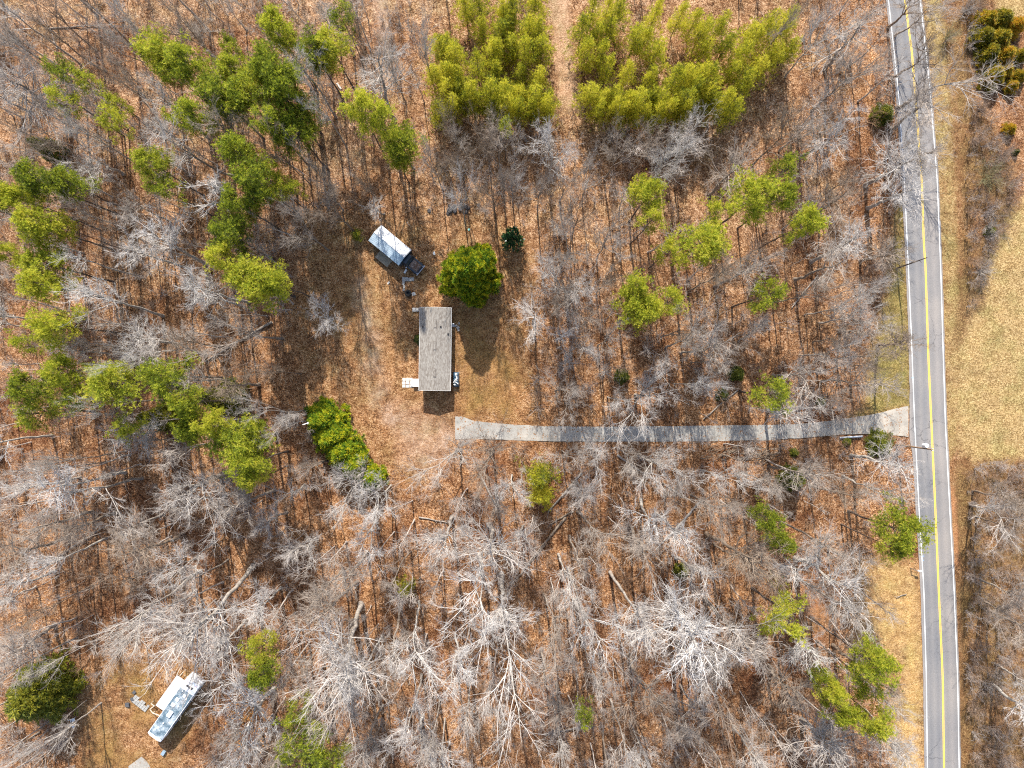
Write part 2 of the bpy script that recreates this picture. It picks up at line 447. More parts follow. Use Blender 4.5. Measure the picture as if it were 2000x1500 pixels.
xs = np.concatenate([[-1500,-700,-350,-200,-140], np.arange(-108, 108.1, 0.6), [140,200,350,700,1500]])
ys = np.concatenate([[-1500,-700,-350,-200,-120], np.arange(-84, 84.1, 0.6), [120,200,350,700,1500]])
GX, GY = np.meshgrid(xs, ys)
gx, gy = GX.ravel(), GY.ravel()
px, py = gx / S + 1000, 750 - gy / S
yy = np.clip(py, -140, 1640)
flat = np.maximum(along(px, py, YELLOW, 42, 12), 0)
DRIVE_TOP = [(889,813),(905,814),(925,822),(950,824.5),(1000,829),(1070,832),(1150,833.5),(1300,832.5),(1400,831),(1500,830),(1560,828),(1620,822),(1680,813),(1720,806),(1750,798),(1773,793)]
DRIVE_BOT = [(889,858),(935,857),(1010,860),(1080,862),(1300,862.5),(1400,861.5),(1500,859),(1570,855),(1650,848),(1700,847.5),(1740,850),(1774,853)]
flat = np.maximum(flat, soft(px, py, DRIVE_TOP + DRIVE_BOT[::-1], 16))
flat = np.maximum(flat, soft(px, py, [(800,590),(900,590),(900,775),(780,775)], 30))
gz = gaussnoise(gx, gy, 3, 9.0) * 0.09 + gaussnoise(gx, gy, 4, 2.6) * 0.045 + rng0.normal(0, 0.02, gx.shape)
gz = gz * (1 - flat) - 0.03
# drainage ditch on the far side of the road
dx_d = px - (xat(WHITE_R, yy) + 20 + 6*np.sin(py/140))
wdl = np.clip((py - 930) / 80, 0, 1)
gz -= 0.75 * np.exp(-(dx_d / 9.0)**2) * wdl
gz -= 0.35 * np.exp(-((px - (xat(WHITE_R, yy) + 52)) / 14.0)**2) * np.clip((640 - py) / 150, 0, 1)
gz = np.where(np.abs(gx) > 109, -0.03, gz)
at = {k: np.zeros(gx.shape) for k in ('thin_litter','lawn','grass','field','dirt','sand','brush','red_earth','pale_gravel','dry_litter')}
n1 = gaussnoise(gx, gy, 7, 7.0)
at['thin_litter'] = np.maximum(soft(px, py, CLEARING, 50) * np.clip(0.62 + 0.22*n1, 0, 1), soft(px, py, RV_YARD, 50) * 0.45)
at['lawn'] = np.maximum(soft(px, py, [(890,600),(930,585),(1000,640),(1030,720),(1035,820),(900,820),(888,760)], 60) * np.clip(0.5 + 0.25*n1, 0, 1),
                        np.maximum(soft(px, py, [(660,480),(760,560),(770,700),(740,740),(690,700),(640,560)], 50) * 0.25, soft(px, py, RV_YARD, 60) * np.clip(0.35 + 0.3*n1, 0, 1)))
at['pale_gravel'] = np.maximum(along(px, py, LANE, 16, 26) * np.clip(0.4 + 0.2*gaussnoise(gx, gy, 9, 3.0), 0, 1), along(px, py, TRAIL2, 12, 20) * 0.6)
at['pale_gravel'] = np.maximum(at['pale_gravel'], soft(px, py, [(770,790),(885,830),(885,885),(830,930),(790,900)], 50) * 0.42)
at['dry_litter'] = np.clip((760 - py) / 420, 0, 1) * np.clip(0.5 + 0.3*gaussnoise(gx, gy, 15, 16.0), 0, 1) * np.clip((1690 - px) / 60, 0, 1)
at['dirt'] = along(px, py, TRAIL, 17, 16) * 0.9
at['grass'] = np.maximum(soft(px, py, VERGE_L, 26) * 0.9, soft(px, py, VERGE_R_G, 16) * np.clip(0.45 + 0.3*n1, 0, 1))
at['sand'] = np.maximum(soft(px, py, SANDY, 50) * np.clip(0.55 + 0.3*n1, 0, 1), along(px, py, [(1775,1180),(1781,1300),(1785,1500)], 9, 12) * 0.95)
at['field'] = np.maximum(np.maximum(soft(px, py, FIELD, 26), soft(px, py, FIELD_TOP, 16)), np.maximum(soft(px, py, VERGE_R_G, 20) * 0.6, soft(px, py, SANDY, 40) * 0.5))
at['field'] = np.where(px > 2150, 1.0, at['field'])
at['brush'] = np.maximum(soft(px, py, BRUSH_R, 24) * np.clip(0.7 + 0.25*n1, 0, 1), soft(px, py, BRUSH_RB, 26) * np.clip(0.75 + 0.25*n1, 0, 1))
at['brush'] = np.maximum(at['brush'], 0.8 * np.exp(-(dx_d / 9.0)**2) * wdl)
at['brush'] = np.maximum(at['brush'], along(px, py, [(1862,-40),(1880,180),(1893,330),(1892,480),(1885,600),(1872,660)], 13, 14) * np.clip(0.75 + 0.3*n1, 0, 1))
at['brush'] = np.maximum(at['brush'], along(px, py, [(1925,470),(1922,540),(1912,600)], 10, 14) * 0.9)
at['red_earth'] = np.maximum(along(px, py, [(1858,960),(1866,1030),(1870,1100)], 7, 8) * 0.9,
                  np.maximum(along(px, py, [(1798,1100),(1804,1180)], 3, 4), soft(px, py, [(1570,1130),(1620,1150),(1600,1250),(1560,1240)], 40) * 0.7))
nxs, nys = len(xs), len(ys)
ii = (np.arange(nys - 1)[:, None] * nxs + np.arange(nxs - 1)[None, :]).ravel()
gq = np.stack([ii, ii + 1, ii + nxs + 1, ii + nxs], 1)
ground = link('ground', mesh_np('ground', np.stack([gx, gy, gz], 1), gq, None, M['ground'], True, at))
ground['kind'] = 'structure'

# ------------------------------------------------------------------ road, markings, driveway
def ribbon(name, left, right, z0, z1, mat, ny=90, lo=-135, hi=1635, parent=None, wob=0.0):
    """a slab between two lines of photo pixels, UV x across and y along"""
    yv = np.linspace(lo, hi, ny)
    r = np.random.default_rng(len(name))
    L = [W(xat(left, y) + r.normal(0, wob), y) for y in yv]
    Rr = [W(xat(right, y) + r.normal(0, wob), y) for y in yv]
    v, f, uv = [], [], []
    for i in range(ny):
        v += [(L[i][0], L[i][1], z1), (Rr[i][0], Rr[i][1], z1), (L[i][0], L[i][1], z0), (Rr[i][0], Rr[i][1], z0)]
    for i in range(ny - 1):
        a, b = 4*i, 4*(i+1)
        f += [(a, b, b+1, a+1), (a, a+2, b+2, b), (a+1, b+1, b+3, a+3)]
    me = bpy.data.meshes.new(name); me.from_pydata(v, [], f); me.materials.append(mat)
    ul = me.uv_layers.new(name='UVMap')
    for lp in me.loops:
        i, j = divmod(lp.vertex_index, 4)
        ul.data[lp.index].uv = (0.0 if j in (0, 2) else 1.0, -yv[i] * S)
    me.update()
    # faces must look up
    o = link(name, me, parent)
    return o
def off(line, d): return [(x + d, y) for x, y in line]
ROAD_L = [(x - (8 if 690 < y < 900 else 5), y) for x, y in WHITE_L] 
ROAD_L = [(1707,-140),(1730,0),(1749,175),(1761,350),(1769,525),(1774,650),(1776.5,770),(1776,790),(1776,850),(1782,885),(1789,1000),(1797.5,1150),(1803,1325),(1805,1500),(1806,1640)]
road = ribbon('road', ROAD_L, off(WHITE_R, 3.5), -0.06, 0.05, M['asphalt'], 140, wob=0.35)
road['kind'] = 'structure'
def line_at(name, line, d, halfw, mat):
    o = ribbon(name, off(line, d - halfw), off(line, d + halfw), 0.048, 0.054, mat, 90, parent=road)
    return o
line_at('edge_line', WHITE_L, 0, 0.75, M['white_paint'])
line_at('edge_line', WHITE_R, 0, 0.75, M['white_paint'])
line_at('centre_line', YELLOW, -1.15, 0.72, M['yellow_paint'])
line_at('centre_line', YELLOW, 1.15, 0.72, M['yellow_paint'])
M['blue_paint'] = make_paint('blue_survey_paint', (0.2, 0.4, 0.6), (0.3, 0.35, 0.38))
for (bx_, by_, w_, h_) in ((1782, 738, 4, 1.4), (1803, 1086, 3.2, 1.2), (1802.5, 1094, 3.2, 1.2)):
    x, y = W(bx_, by_)
    MB().box((x, y, 0.056), (w_*S, h_*S, 0.004)).build('survey_mark', M['blue_paint'], road)

def ytop(x): return float(np.interp(x, [p[0] for p in DRIVE_TOP], [p[1] for p in DRIVE_TOP]))
def ybot(x): return float(np.interp(x, [p[0] for p in DRIVE_BOT], [p[1] for p in DRIVE_BOT]))
drive = empty('driveway', (*W(1330, 846), 0)); drive['kind'] = 'structure'
dc = drive.location.copy()
brk = [889, 935, 1010, 1090, 1168, 1250, 1330, 1395, 1455, 1520, 1570, 1640, 1710, 1774]
rr = random.Random(3)
for a, b in zip(brk[:-1], brk[1:]):
    mid_x = np.linspace(a + 0.12, b - 0.12, 9)
    jit = [rr.uniform(-0.5, 0.5) for _ in mid_x]; jit2 = [rr.uniform(-0.5, 0.5) for _ in mid_x]
    pts = [W(x, ybot(x) + j) for x, j in zip(mid_x, jit)] + [W(x, ytop(x) + j) for x, j in zip(mid_x[::-1], jit2)]
    pts = [(p[0] - dc.x, p[1] - dc.y) for p in pts]
    t = rr.uniform(0.0, 0.3) if a < 1560 else rr.uniform(0.75, 1.0)
    o = MB().prism(pts, -0.08, 0.045 + rr.uniform(0, 0.012)).build('slab', M['concrete'], drive)
    o['tone'] = t

# ------------------------------------------------------------------ mobile home
M['shingle'] = None
def make_shingle():
    m, nt, n, l, b = newmat('weathered_shingles')
    tc = n.new('ShaderNodeTexCoord')
    mp = n.new('ShaderNodeMapping'); mp.inputs['Scale'].default_value = (9.0, 2.4, 1.0); l.new(tc.outputs['Object'], mp.inputs[0])
    v = n.new('ShaderNodeTexVoronoi'); v.inputs['Scale'].default_value = 1.0; l.new(mp.outputs[0], v.inputs['Vector'])
    s = n.new('ShaderNodeSeparateColor'); l.new(v.outputs['Color'], s.inputs[0])
    ns = noise(n, l, mp.outputs[0], 2.0, 4, 0.7)
    f = mth(n, l, 'ADD', mth(n, l, 'MULTIPLY', s.outputs[0], 0.5), mth(n, l, 'MULTIPLY', ns.outputs[0], 0.5))
    r = ramp(n, [(0.2, (0.15, 0.126, 0.104)), (0.5, (0.222, 0.20, 0.174)), (0.8, (0.30, 0.278, 0.245))]); l.new(f, r.inputs[0])
    l.new(r.outputs[0], b.inputs['Base Color']); b.inputs['Roughness'].default_value = 0.95
    br = n.new('ShaderNodeTexBrick'); br.inputs['Scale'].default_value = 1.0
    br.inputs['Brick Width'].default_value = 0.9; br.inputs['Row Height'].default_value = 0.14; br.inputs['Mortar Size'].default_value = 0.008
    mp2 = n.new('ShaderNodeMapping'); mp2.inputs['Rotation'].default_value = (0, 0, math.pi/2); l.new(tc.outputs['Object'], mp2.inputs[0]); l.new(mp2.outputs[0], br.inputs['Vector'])
    bp = n.new('ShaderNodeBump'); bp.inputs['Strength'].default_value = 0.6; bp.inputs['Distance'].default_value = 0.01; bp.invert = True
    l.new(br.outputs['Fac'], bp.inputs['Height']); l.new(bp.outputs[0], b.inputs['Normal'])
    return m
M['shingle'] = make_shingle()
M['siding'] = plain('pale_vinyl_siding', (0.62, 0.62, 0.6), 0.5, 0.08, 1.0)
M['skirt'] = plain('grey_skirting', (0.35, 0.34, 0.33), 0.7, 0.1)
M['trim'] = plain('white_trim', (0.78, 0.78, 0.76), 0.5, 0.05)
M['glass'] = plain('dark_window_glass', (0.03, 0.04, 0.05), 0.08, 0.1, spec=0.6)
M['dark'] = plain('black_plastic', (0.025, 0.025, 0.028), 0.5, 0.2)
M['rubber'] = plain('black_rubber', (0.02, 0.02, 0.02), 0.8, 0.2)
M['vent'] = plain('brown_vent_cap', (0.15, 0.13, 0.115), 0.8, 0.15)
M['white'] = plain('white_painted_board', (0.80, 0.79, 0.76), 0.6, 0.06, 2.0)
M['block'] = plain('pale_concrete_block', (0.55, 0.52, 0.47), 0.9, 0.2, 3.0)
M['greyblock'] = plain('grey_concrete_block', (0.33, 0.32, 0.30), 0.9, 0.25, 3.0)
M['metal'] = plain('galvanised_metal', (0.45, 0.46, 0.47), 0.4, 0.12, 3.0, metal=0.7)

HW, HL = 2.68, 7.03
home = empty('mobile_home', (-13.02, 5.93, 0), R(-0.75))
tag(home, 'long single-storey mobile home with weathered grey-brown shingle roof in the clearing', 'house')
EA, RI = 2.95, 3.55
OV = 0.22
mb = MB()
for sx in (-1, 1): mb.box((sx*(HW-OV-0.05), 0, 1.8), (0.10, 2*(HL-OV), 2.3))
for sy in (-1, 1):
    w_ = HW - OV - 0.102
    y0, y1 = sy*(HL-OV-0.10), sy*(HL-OV)
    mb.extrude_profile([(-w_,0.65),(w_,0.65),(w_,2.95),(0,3.5),(-w_,2.95)], min(y0,y1), max(y0,y1))
mb.build('wall', M['siding'], home)
mb = MB()
for sx in (-1, 1): mb.box((sx*(HW-OV-0.08), 0, 0.3), (0.06, 2*(HL-OV)-0.1, 0.68))
for sy in (-1, 1): mb.box((0, sy*(HL-OV-0.08), 0.3), (2*(HW-OV)-0.24, 0.06, 0.68))
mb.build('skirting', M['skirt'], home)
for sx in (-1, 1):
    m_ = MB()
    m_.extrude_profile([(0, RI), (sx*HW, EA), (sx*HW, EA+0.07), (0, RI+0.07)] if sx < 0 else [(0, RI), (0, RI+0.07), (HW, EA+0.07), (HW, EA)], -HL, HL)
    m_.build('roof_slope', M['shingle'], home)
    MB().box((sx*(HW+0.022), 0, EA-0.02), (0.04, 2*HL, 0.16)).build('gutter', M['trim'], home)
for sy in (-1, 1):
    y0, y1 = (HL+0.003, HL+0.035) if sy > 0 else (-HL-0.035, -HL-0.003)
    MB().extrude_profile([(-HW,EA-0.1),(0,RI-0.1),(HW,EA-0.1),(HW,EA+0.075),(0,RI+0.075),(-HW,EA+0.075)], y0, y1).build('fascia', M['trim'], home)
def home_local(px_, py_, h):
    x, y = W(px_, py_, h); x -= home.location.x; y -= home.location.y
    a = -home.rotation_euler.z
    return x*math.cos(a) - y*math.sin(a), x*math.sin(a) + y*math.cos(a)
for (vx, vy) in ((849.5, 632), (848.5, 675), (847.5, 728)):
    x, y = home_local(vx, vy, 3.6); x = 0.0
    rv = MB().box((x, y, RI+0.10), (0.34, 1.28, 0.10)).build('ridge_vent', M['shingle'], home)
    fr = MB()
    for sx in (-1, 1): fr.box((sx*0.20, y, RI+0.085), (0.05, 1.4, 0.10))
    for sy in (-1, 1): fr.box((0, y + sy*0.675, RI+0.085), (0.348, 0.05, 0.10))
    fr.build('vent_flange', M['vent'], rv)
for (vx, vy) in ((825.5, 638), (861, 638), (875, 652)):
    x, y = home_local(vx, vy, 3.4)
    zr = RI + (EA - RI) * abs(x) / HW
    p = MB().tube((x, y, zr), (x, y, zr+0.2), 0.085, 0.085, 10).build('vent_pipe', M['dark'], home)
    MB().tube((x, y, zr+0.2), (x, y, zr+0.27), 0.15, 0.10, 10).build('cap', M['dark'], p)
for (yy_, hw_) in ((-5.2, 0.55), (-2.2, 0.8), (2.4, 0.5), (5.0, 0.55)):
    for sx in (-1, 1):
        wf = MB()
        xw = sx*(HW-OV+0.015)
        for s2 in (-1, 1):
            wf.box((xw, yy_ + s2*(hw_+0.03), 1.95), (0.05, 0.06, 1.12))
            wf.box((xw, yy_, 1.95 + s2*0.53), (0.05, 2*hw_-0.004, 0.06))
        wo = wf.build('window', M['trim'], home)
        MB().box((xw-sx*0.008, yy_, 1.95), (0.02, 2*hw_, 1.0)).build('pane', M['glass'], wo)
dr = MB().box((-(HW-OV+0.02), -5.9+1.0, 1.65), (0.05, 0.0001+0.86, 1.98)).build('door', M['trim'], home)
MB().tube((-(HW-OV+0.05), -5.2, 1.6), (-(HW-OV+0.11), -5.2, 1.6), 0.035, 0.035, 8).build('handle', M['metal'], dr)

# porch landing and steps on the left side, with its pavers
x, y = W(811.8, 747.6, 0.6)
po = empty('porch', (x, y, 0)); tag(po, 'small white porch landing at the left side door of the mobile home', 'porch')
pw, pl = 1.05, 1.38
for i in range(7):
    MB().box((0, -pl/2 + pl*(i+0.5)/7, 0.62), (pw, pl/7-0.012, 0.04)).build('deck_board', M['white'], po)
for sx in (-1, 1):
    for sy in (-1, 1): MB().box((sx*(pw/2-0.07), sy*(pl/2-0.07), 0.29), (0.09, 0.09, 0.62)).build('post', M['white'], po)
MB().box((-pw/2-0.16, 0, 0.28), (0.3, 1.1, 0.05)).build('step', M['white'], po)
pv = empty('paving', (*W(796, 747.5), 0)); pv['kind'] = 'structure'
for i in range(3):
    for j in range(3):
        MB().box((-0.62 + i*0.62 + rr.uniform(-.03,.03), -0.58 + j*0.58 + rr.uniform(-.03,.03), 0.01 + rr.uniform(0,.015)), (0.55, 0.5, 0.09), R(rr.uniform(-4,4))).build('paver', M['block'], pv)
# concrete pad pieces by the upper left corner, and stray pads
def thing_box(name, px_, py_, d, mat, label, cat, rz=0.0, z=None, group=None):
    x, y = W(px_, py_)
    o = MB().box((0, 0, d[2]/2 - 0.03), d).build(name, mat, None, (x, y, 0 if z is None else z), rz, bevel=0.02)
    return tag(o, label, cat, group)
thing_box('concrete_block', 809, 605, (0.62, 0.66, 0.22), M['block'], 'pale concrete block step at the upper left corner of the mobile home', 'block', R(3))
thing_box('concrete_block', 815.5, 605, (0.45, 0.62, 0.28), M['block'], 'pale concrete block touching the mobile home wall, beside the outer step block', 'block', R(-2))
thing_box('air_conditioner', 885.5, 635.5, (0.45, 0.62, 0.75), M['metal'], 'grey air conditioning unit against the right wall of the mobile home', 'air conditioner', 0)
for (a_, b_, w_, d_, rz_, lb) in ((890.5, 636, 0.5, 0.3, 10, 'flat pale stone right of the air conditioning unit'), (894.5, 640, 0.5, 0.42, 40, 'largest pale stone of the short row right of the air conditioning unit'), (895.5, 645, 0.36, 0.3, 15, 'lowest pale stone of the short row right of the air conditioning unit'), (896.5, 631.5, 0.2, 0.4, 5, 'narrow pale stone at the top of the row beside the mobile home')):
    thing_box('stone', a_, b_, (w_, d_, 0.16), M['block'], lb, 'stone', R(rz_))

# ------------------------------------------------------------------ metal shed with the old truck at its end
SHD_A = math.atan2(-48.5, 58.7)
x, y = W(761.3, 478.5, 2.6)
shed = empty('metal_shed', (x, y, 0), SHD_A)
tag(shed, 'shed with a bright corrugated metal gable roof, upper left of the clearing', 'shed')
def make_tin(name, lo, hi):
    m, nt, n, l, b = newmat(name)
    tc = n.new('ShaderNodeTexCoord')
    ns = noise(n, l, tc.outputs['Object'], 1.3, 5, 0.7)
    r = ramp(n, [(0.3, lo), (0.68, hi)]); l.new(ns.outputs[0], r.inputs[0])
    l.new(r.outputs[0], b.inputs['Base Color']); b.inputs['Roughness'].default_value = 0.6; b.inputs['Metallic'].default_value = 0.0
    return m
M['tin'] = make_tin('galvanised_roof_tin', (0.50, 0.51, 0.53), (0.80, 0.80, 0.79))
M['tin_shade'] = make_tin('blue_shaded_roof_tin', (0.36, 0.46, 0.53), (0.52, 0.61, 0.67))  # same tin; the off-sun slope's blue sky shade is put into the colour
M['tin_dark_shade'] = make_tin('darker_shaded_roof_tin', (0.17, 0.26, 0.34), (0.27, 0.37, 0.46))  # a darker sheet, with the same blue sky shade painted in
M['navy'] = plain('dark_blue_grey_wall', (0.05, 0.065, 0.085), 0.7, 0.3, 1.0)
SL, SWd, SE, SR = 3.35, 1.72, 2.35, 2.95
mb = MB()
for sx in (-1, 1): mb.box((0, sx*(SWd-0.2), SE/2), (2*SL-0.3, 0.08, SE-0.02))
mb.build('side_wall', M['navy'], shed)
for sx in (-1, 1):
    # end walls: profile in y,z -> build as polygon prism
    w_ = SWd - 0.25; x0, x1 = sx*(SL-0.16), sx*(SL-0.24)
    pr = [(-w_, 0), (w_, 0), (w_, SE-0.02), (0, SR-0.06), (-w_, SE-0.02)]
    v = [(x0, p[0], p[1]) for p in pr] + [(x1, p[0], p[1]) for p in pr]
    f = [tuple(range(5)), tuple(range(9, 4, -1))] + [((i+1)%5, i, 5+i, 5+(i+1)%5) for i in range(5)]
    MB().add(v, f).build('end_wall', M['navy'], shed)
def tin_panel(x0, x1, side, mat, lift=0.0):
    """corrugated roof sheet from ridge to eave, ribs running down the slope"""
    n_ = max(6, int((x1-x0)/0.095))
    v, f = [], []
    for i in range(n_+1):
        xx = x0 + (x1-x0)*i/n_
        zc = 0.018 * (1 if i % 2 else -1) + lift
        v += [(xx, side*0.01, SR+zc), (xx, side*SWd, SE+zc), (xx, side*SWd, SE+zc-0.03), (xx, side*0.01, SR+zc-0.03)]
    for i in range(n_):
        a, b = 4*i, 4*i+4
        f += [(a, b, b+1, a+1) if side < 0 else (a, a+1, b+1, b), (a+1, b+1, b+2, a+2), (a+3, a+2, b+2, b+3)]
    return MB().add(v, f).build('roof_sheet', mat, shed)
for k in range(6):
    tin_panel(-SL + k*2*SL/6, -SL + (k+1)*2*SL/6 - 0.012, 1, M['tin'], 0.004*(k % 2))
tin_panel(-SL, -1.75, -1, M['tin_shade'])
tin_panel(-1.738, 0.15, -1, M['tin_shade'], 0.006)
tin_panel(0.162, 1.35, -1, M['tin_shade'], 0.0)
tin_panel(1.362, SL, -1, M['tin_dark_shade'], 0.012)
MB().box((0, 0, SR+0.035), (2*SL, 0.2, 0.03)).build('ridge_cap', M['tin'], shed)
# wooden ramp below the shed
x, y = W(749.5, 505.5, 0.5)
rp = empty('wooden_platform', (x, y, 0), SHD_A); tag(rp, 'low weathered timber platform along the lower side of the metal shed', 'platform')
for i in range(7):
    MB().box((0, -0.62 + i*0.2, 0.52), (2.75, 0.185, 0.045)).build('board', M['wood'], rp)
for sx in (-1, 1):
    for sy in (-1, 1): MB().box((sx*1.2, sy*0.55, 0.25), (0.12, 0.12, 0.5)).build('leg', M['wood'], rp)
MB().box((0, -0.72, 0.45), (2.75, 0.04, 0.2)).build('rim_board', M['wood'], rp)
# old truck
x, y = W(806.5, 515.5, 1.2)
trk = empty('old_truck', (x, y, 0), SHD_A); trk.scale = (1.0, 1.15, 1.15)
tag(trk, 'old dark truck with a rust-brown hood, nose out at the end of the metal shed', 'truck')
M['black_car'] = plain('dark_blue_black_paint', (0.018, 0.028, 0.04), 0.35, 0.3, 1.5, spec=0.5)
M['rust'] = plain('rust_worn_hood', (0.10, 0.055, 0.035), 0.7, 0.3, 2.6, col2=(0.20, 0.17, 0.155), mid=0.55)
M['chrome'] = plain('dull_chrome', (0.55, 0.56, 0.58), 0.25, 0.1, 3.0, metal=0.9)
tb = MB()
tb.add([(-1.75,-0.95,0.5),(1.55,-0.92,0.5),(1.55,0.92,0.5),(-1.75,0.95,0.5),(-1.75,-0.95,1.12),(1.5,-0.9,1.05),(1.5,0.9,1.05),(-1.75,0.95,1.12)],
       [(0,3,2,1),(4,5,6,7),(0,1,5,4),(1,2,6,5),(2,3,7,6),(3,0,4,7)])
tb.build('body', M['black_car'], trk, bevel=0.09)
cb = MB()
cb.add([(-1.75,-0.88,1.12),(-0.35,-0.88,1.12),(-0.35,0.88,1.12),(-1.75,0.88,1.12),(-1.75,-0.75,1.75),(-0.8,-0.74,1.75),(-0.8,0.74,1.75),(-1.75,0.75,1.75)],
       [(0,3,2,1),(4,5,6,7),(0,1,5,4),(1,2,6,5),(2,3,7,6),(3,0,4,7)])
cb.build('cab', M['black_car'], trk, bevel=0.07)
ws = MB().add([(-0.335,-0.78,1.16),(-0.335,0.78,1.16),(-0.765,0.66,1.72),(-0.765,-0.66,1.72)], [(0,1,2,3)])
ws.build('windscreen', M['glass'], trk)
hd = MB()
hd.add([(-0.3,-0.66,1.1),(1.38,-0.6,1.06),(1.38,0.6,1.06),(-0.3,0.66,1.1),(-0.3,-0.55,1.27),(1.3,-0.45,1.17),(1.3,0.45,1.17),(-0.3,0.55,1.27),(-0.3,0,1.31),(1.32,0,1.21)],
       [(4,5,9,8),(8,9,6,7),(0,1,5,4),(1,2,6,9,5),(2,3,7,6),(3,0,4,8,7),(0,3,2,1)])
hd.build('hood', M['rust'], trk)
for sy in (-1, 1):
    MB().tube((1.5, sy*0.7, 0.86), (1.585, sy*0.7, 0.86), 0.12, 0.12, 12).build('headlight', M['chrome'], trk)
    for wx in (-1.1, 0.95):
        w_ = MB().tube((wx, sy*0.78, 0.38), (wx, sy*1.0, 0.38), 0.38, 0.38, 16).build('wheel', M['rubber'], trk)
        MB().tube((wx, sy*1.0, 0.38), (wx, sy*1.02, 0.38), 0.2, 0.18, 12).build('rim', M['metal'], w_)
    MB().box((-0.42, sy*1.07, 1.3), (0.1, 0.22, 0.2)).build('mirror', M['chrome'] if sy < 0 else M['dark'], trk)
MB().box((1.545, 0, 0.78), (0.06, 1.1, 0.34)).build('grille', M['dark'], trk)
MB().box((1.66, 0, 0.55), (0.12, 1.9, 0.16)).build('bumper', M['chrome'], trk)
# junk beside it
thing_box('scrap_panel', 792, 530, (0.3, 0.75, 0.25), M['white'], 'small white scrap panel on the ground beside the old truck', 'scrap', R(-30))
# paving remains and tyre
pd = empty('concrete_pad', (*W(799, 545.5), 0)); tag(pd, 'broken strip of grey concrete slabs below the old truck', 'concrete')
for (ox, oy, w_, d_) in ((-0.95,0.0,0.5,0.78),(-0.42,0.02,0.48,0.7),(0.1,-0.04,0.5,0.62),(0.62,0.03,0.48,0.6)):
    MB().box((ox, oy, 0.0), (w_, d_, 0.12), R(rr.uniform(-5,5))).build('slab_piece', M['greyblock'], pd)
for i, (a_, b_, w_, d_) in enumerate(((788, 553, .4, .6), (789, 560, .32, .55), (788.5, 566, .34, .4))):
    thing_box('stone', a_, b_, (w_, d_, 0.1), M['greyblock'], ['grey flat stone just under the broken concrete strip', 'grey flat stone midway between the concrete strip and the tyre', 'grey flat stone just above left of the tyre'][i], 'stone', R(rr.uniform(-15, 15)))
thing_box('stone', 808, 574, (0.6, 0.55, 0.12), M['block'], 'pale flat stone just right of the black tyre', 'stone', R(20))
tyn = empty('tyre', (*W(797.5, 573), 0)); tag(tyn, 'black tyre lying flat between the metal shed and the mobile home', 'tyre')
def torus(R_, r_, n_, k_, sq=1.0):
    v = [((R_ + r_*math.cos(2*math.pi*j/k_))*math.cos(2*math.pi*i/n_), (R_ + r_*math.cos(2*math.pi*j/k_))*math.sin(2*math.pi*i/n_), r_*sq*math.sin(2*math.pi*j/k_)) for i in range(n_) for j in range(k_)]
    f = [(i*k_+j, ((i+1)%n_)*k_+j, ((i+1)%n_)*k_+(j+1)%k_, i*k_+(j+1)%k_) for i in range(n_) for j in range(k_)]
    return v, f
mb = MB()
for zz in (0.14, 0.42):
    v, f = torus(0.42, 0.19, 20, 8, 0.75); mb.add([(a, b, c+zz) for a, b, c in v], f)
mb.build('tread', M['rubber'], tyn)
MB().tube((0,0,0.03), (0,0,0.1), 0.3, 0.3, 14).build('ash', M['dark'], tyn)
thing_box('stone', 848, 495, (0.35, 0.55, 0.2), M['white'], 'white chunk of stone on the leaves between the truck and the round conifer', 'stone', R(15))
thing_box('litter', 916, 448.5, (0.35, 0.35, 0.12), plain('teal_plastic', (0.25, 0.55, 0.48), 0.4, 0.1), 'small teal plastic lid on the leaves left of the magnolia', 'litter', R(30))
thing_box('stone', 759, 552.5, (0.28, 0.5, 0.14), M['block'], 'small grey stone alone on the leaves left of the concrete strip', 'stone', R(-40))
x, y = W(799, 440)
o = MB().tube((0,0,-0.1),(0,0,2.2),0.05,0.05,8).build('white_stake', M['white'], None, (x, y, 0)); tag(o, 'thin white stake standing in the leaves above the metal shed', 'stake')

# junk heap right of the home
x, y = W(890.5, 741, 0.7)
heap = empty('junk_heap', (x, y, 0)); tag(heap, 'heap of dark blue tarpaulin and pale scrap by the right wall of the mobile home', 'junk heap')
M['tarp'] = plain('dark_blue_tarpaulin', (0.05, 0.10, 0.15), 0.35, 0.5, 3.0, spec=0.5)
r7 = np.random.default_rng(7)
n_, k_ = 18, 12
v = []
for i in range(n_):
    for j in range(k_):
        u, w = i/(n_-1)*2-1, j/(k_-1)*2-1
        v.append((w*0.55*(1+0.08*r7.normal()), u*1.3, max(0, (1.05 - 0.45*w*w*w*w - 0.5*u**4) * (0.0 if (abs(u) > .97 or abs(w) > .97) else 1) + r7.normal()*0.07)))
f = [(i*k_+j, i*k_+j+1, (i+1)*k_+j+1, (i+1)*k_+j) for i in range(n_-1) for j in range(k_-1)]
MB().add(v, f).build('tarpaulin', M['tarp'], heap)
for (a_, b_, w_, d_, rz_) in ((0.1,0.5,0.08,1.0,20),(-0.1,-0.1,0.09,1.2,-35),(0.2,-0.6,0.12,0.6,50),(0.05,0.95,0.3,0.24,10),(-0.2,-0.9,0.2,0.3,70),(0.12,0.15,0.1,0.9,-12)):
    MB().box((a_, b_, 1.13), (w_, d_, 0.05), R(rz_), R(rr.uniform(-6,6))).build('scrap_strip', M['white'], heap)

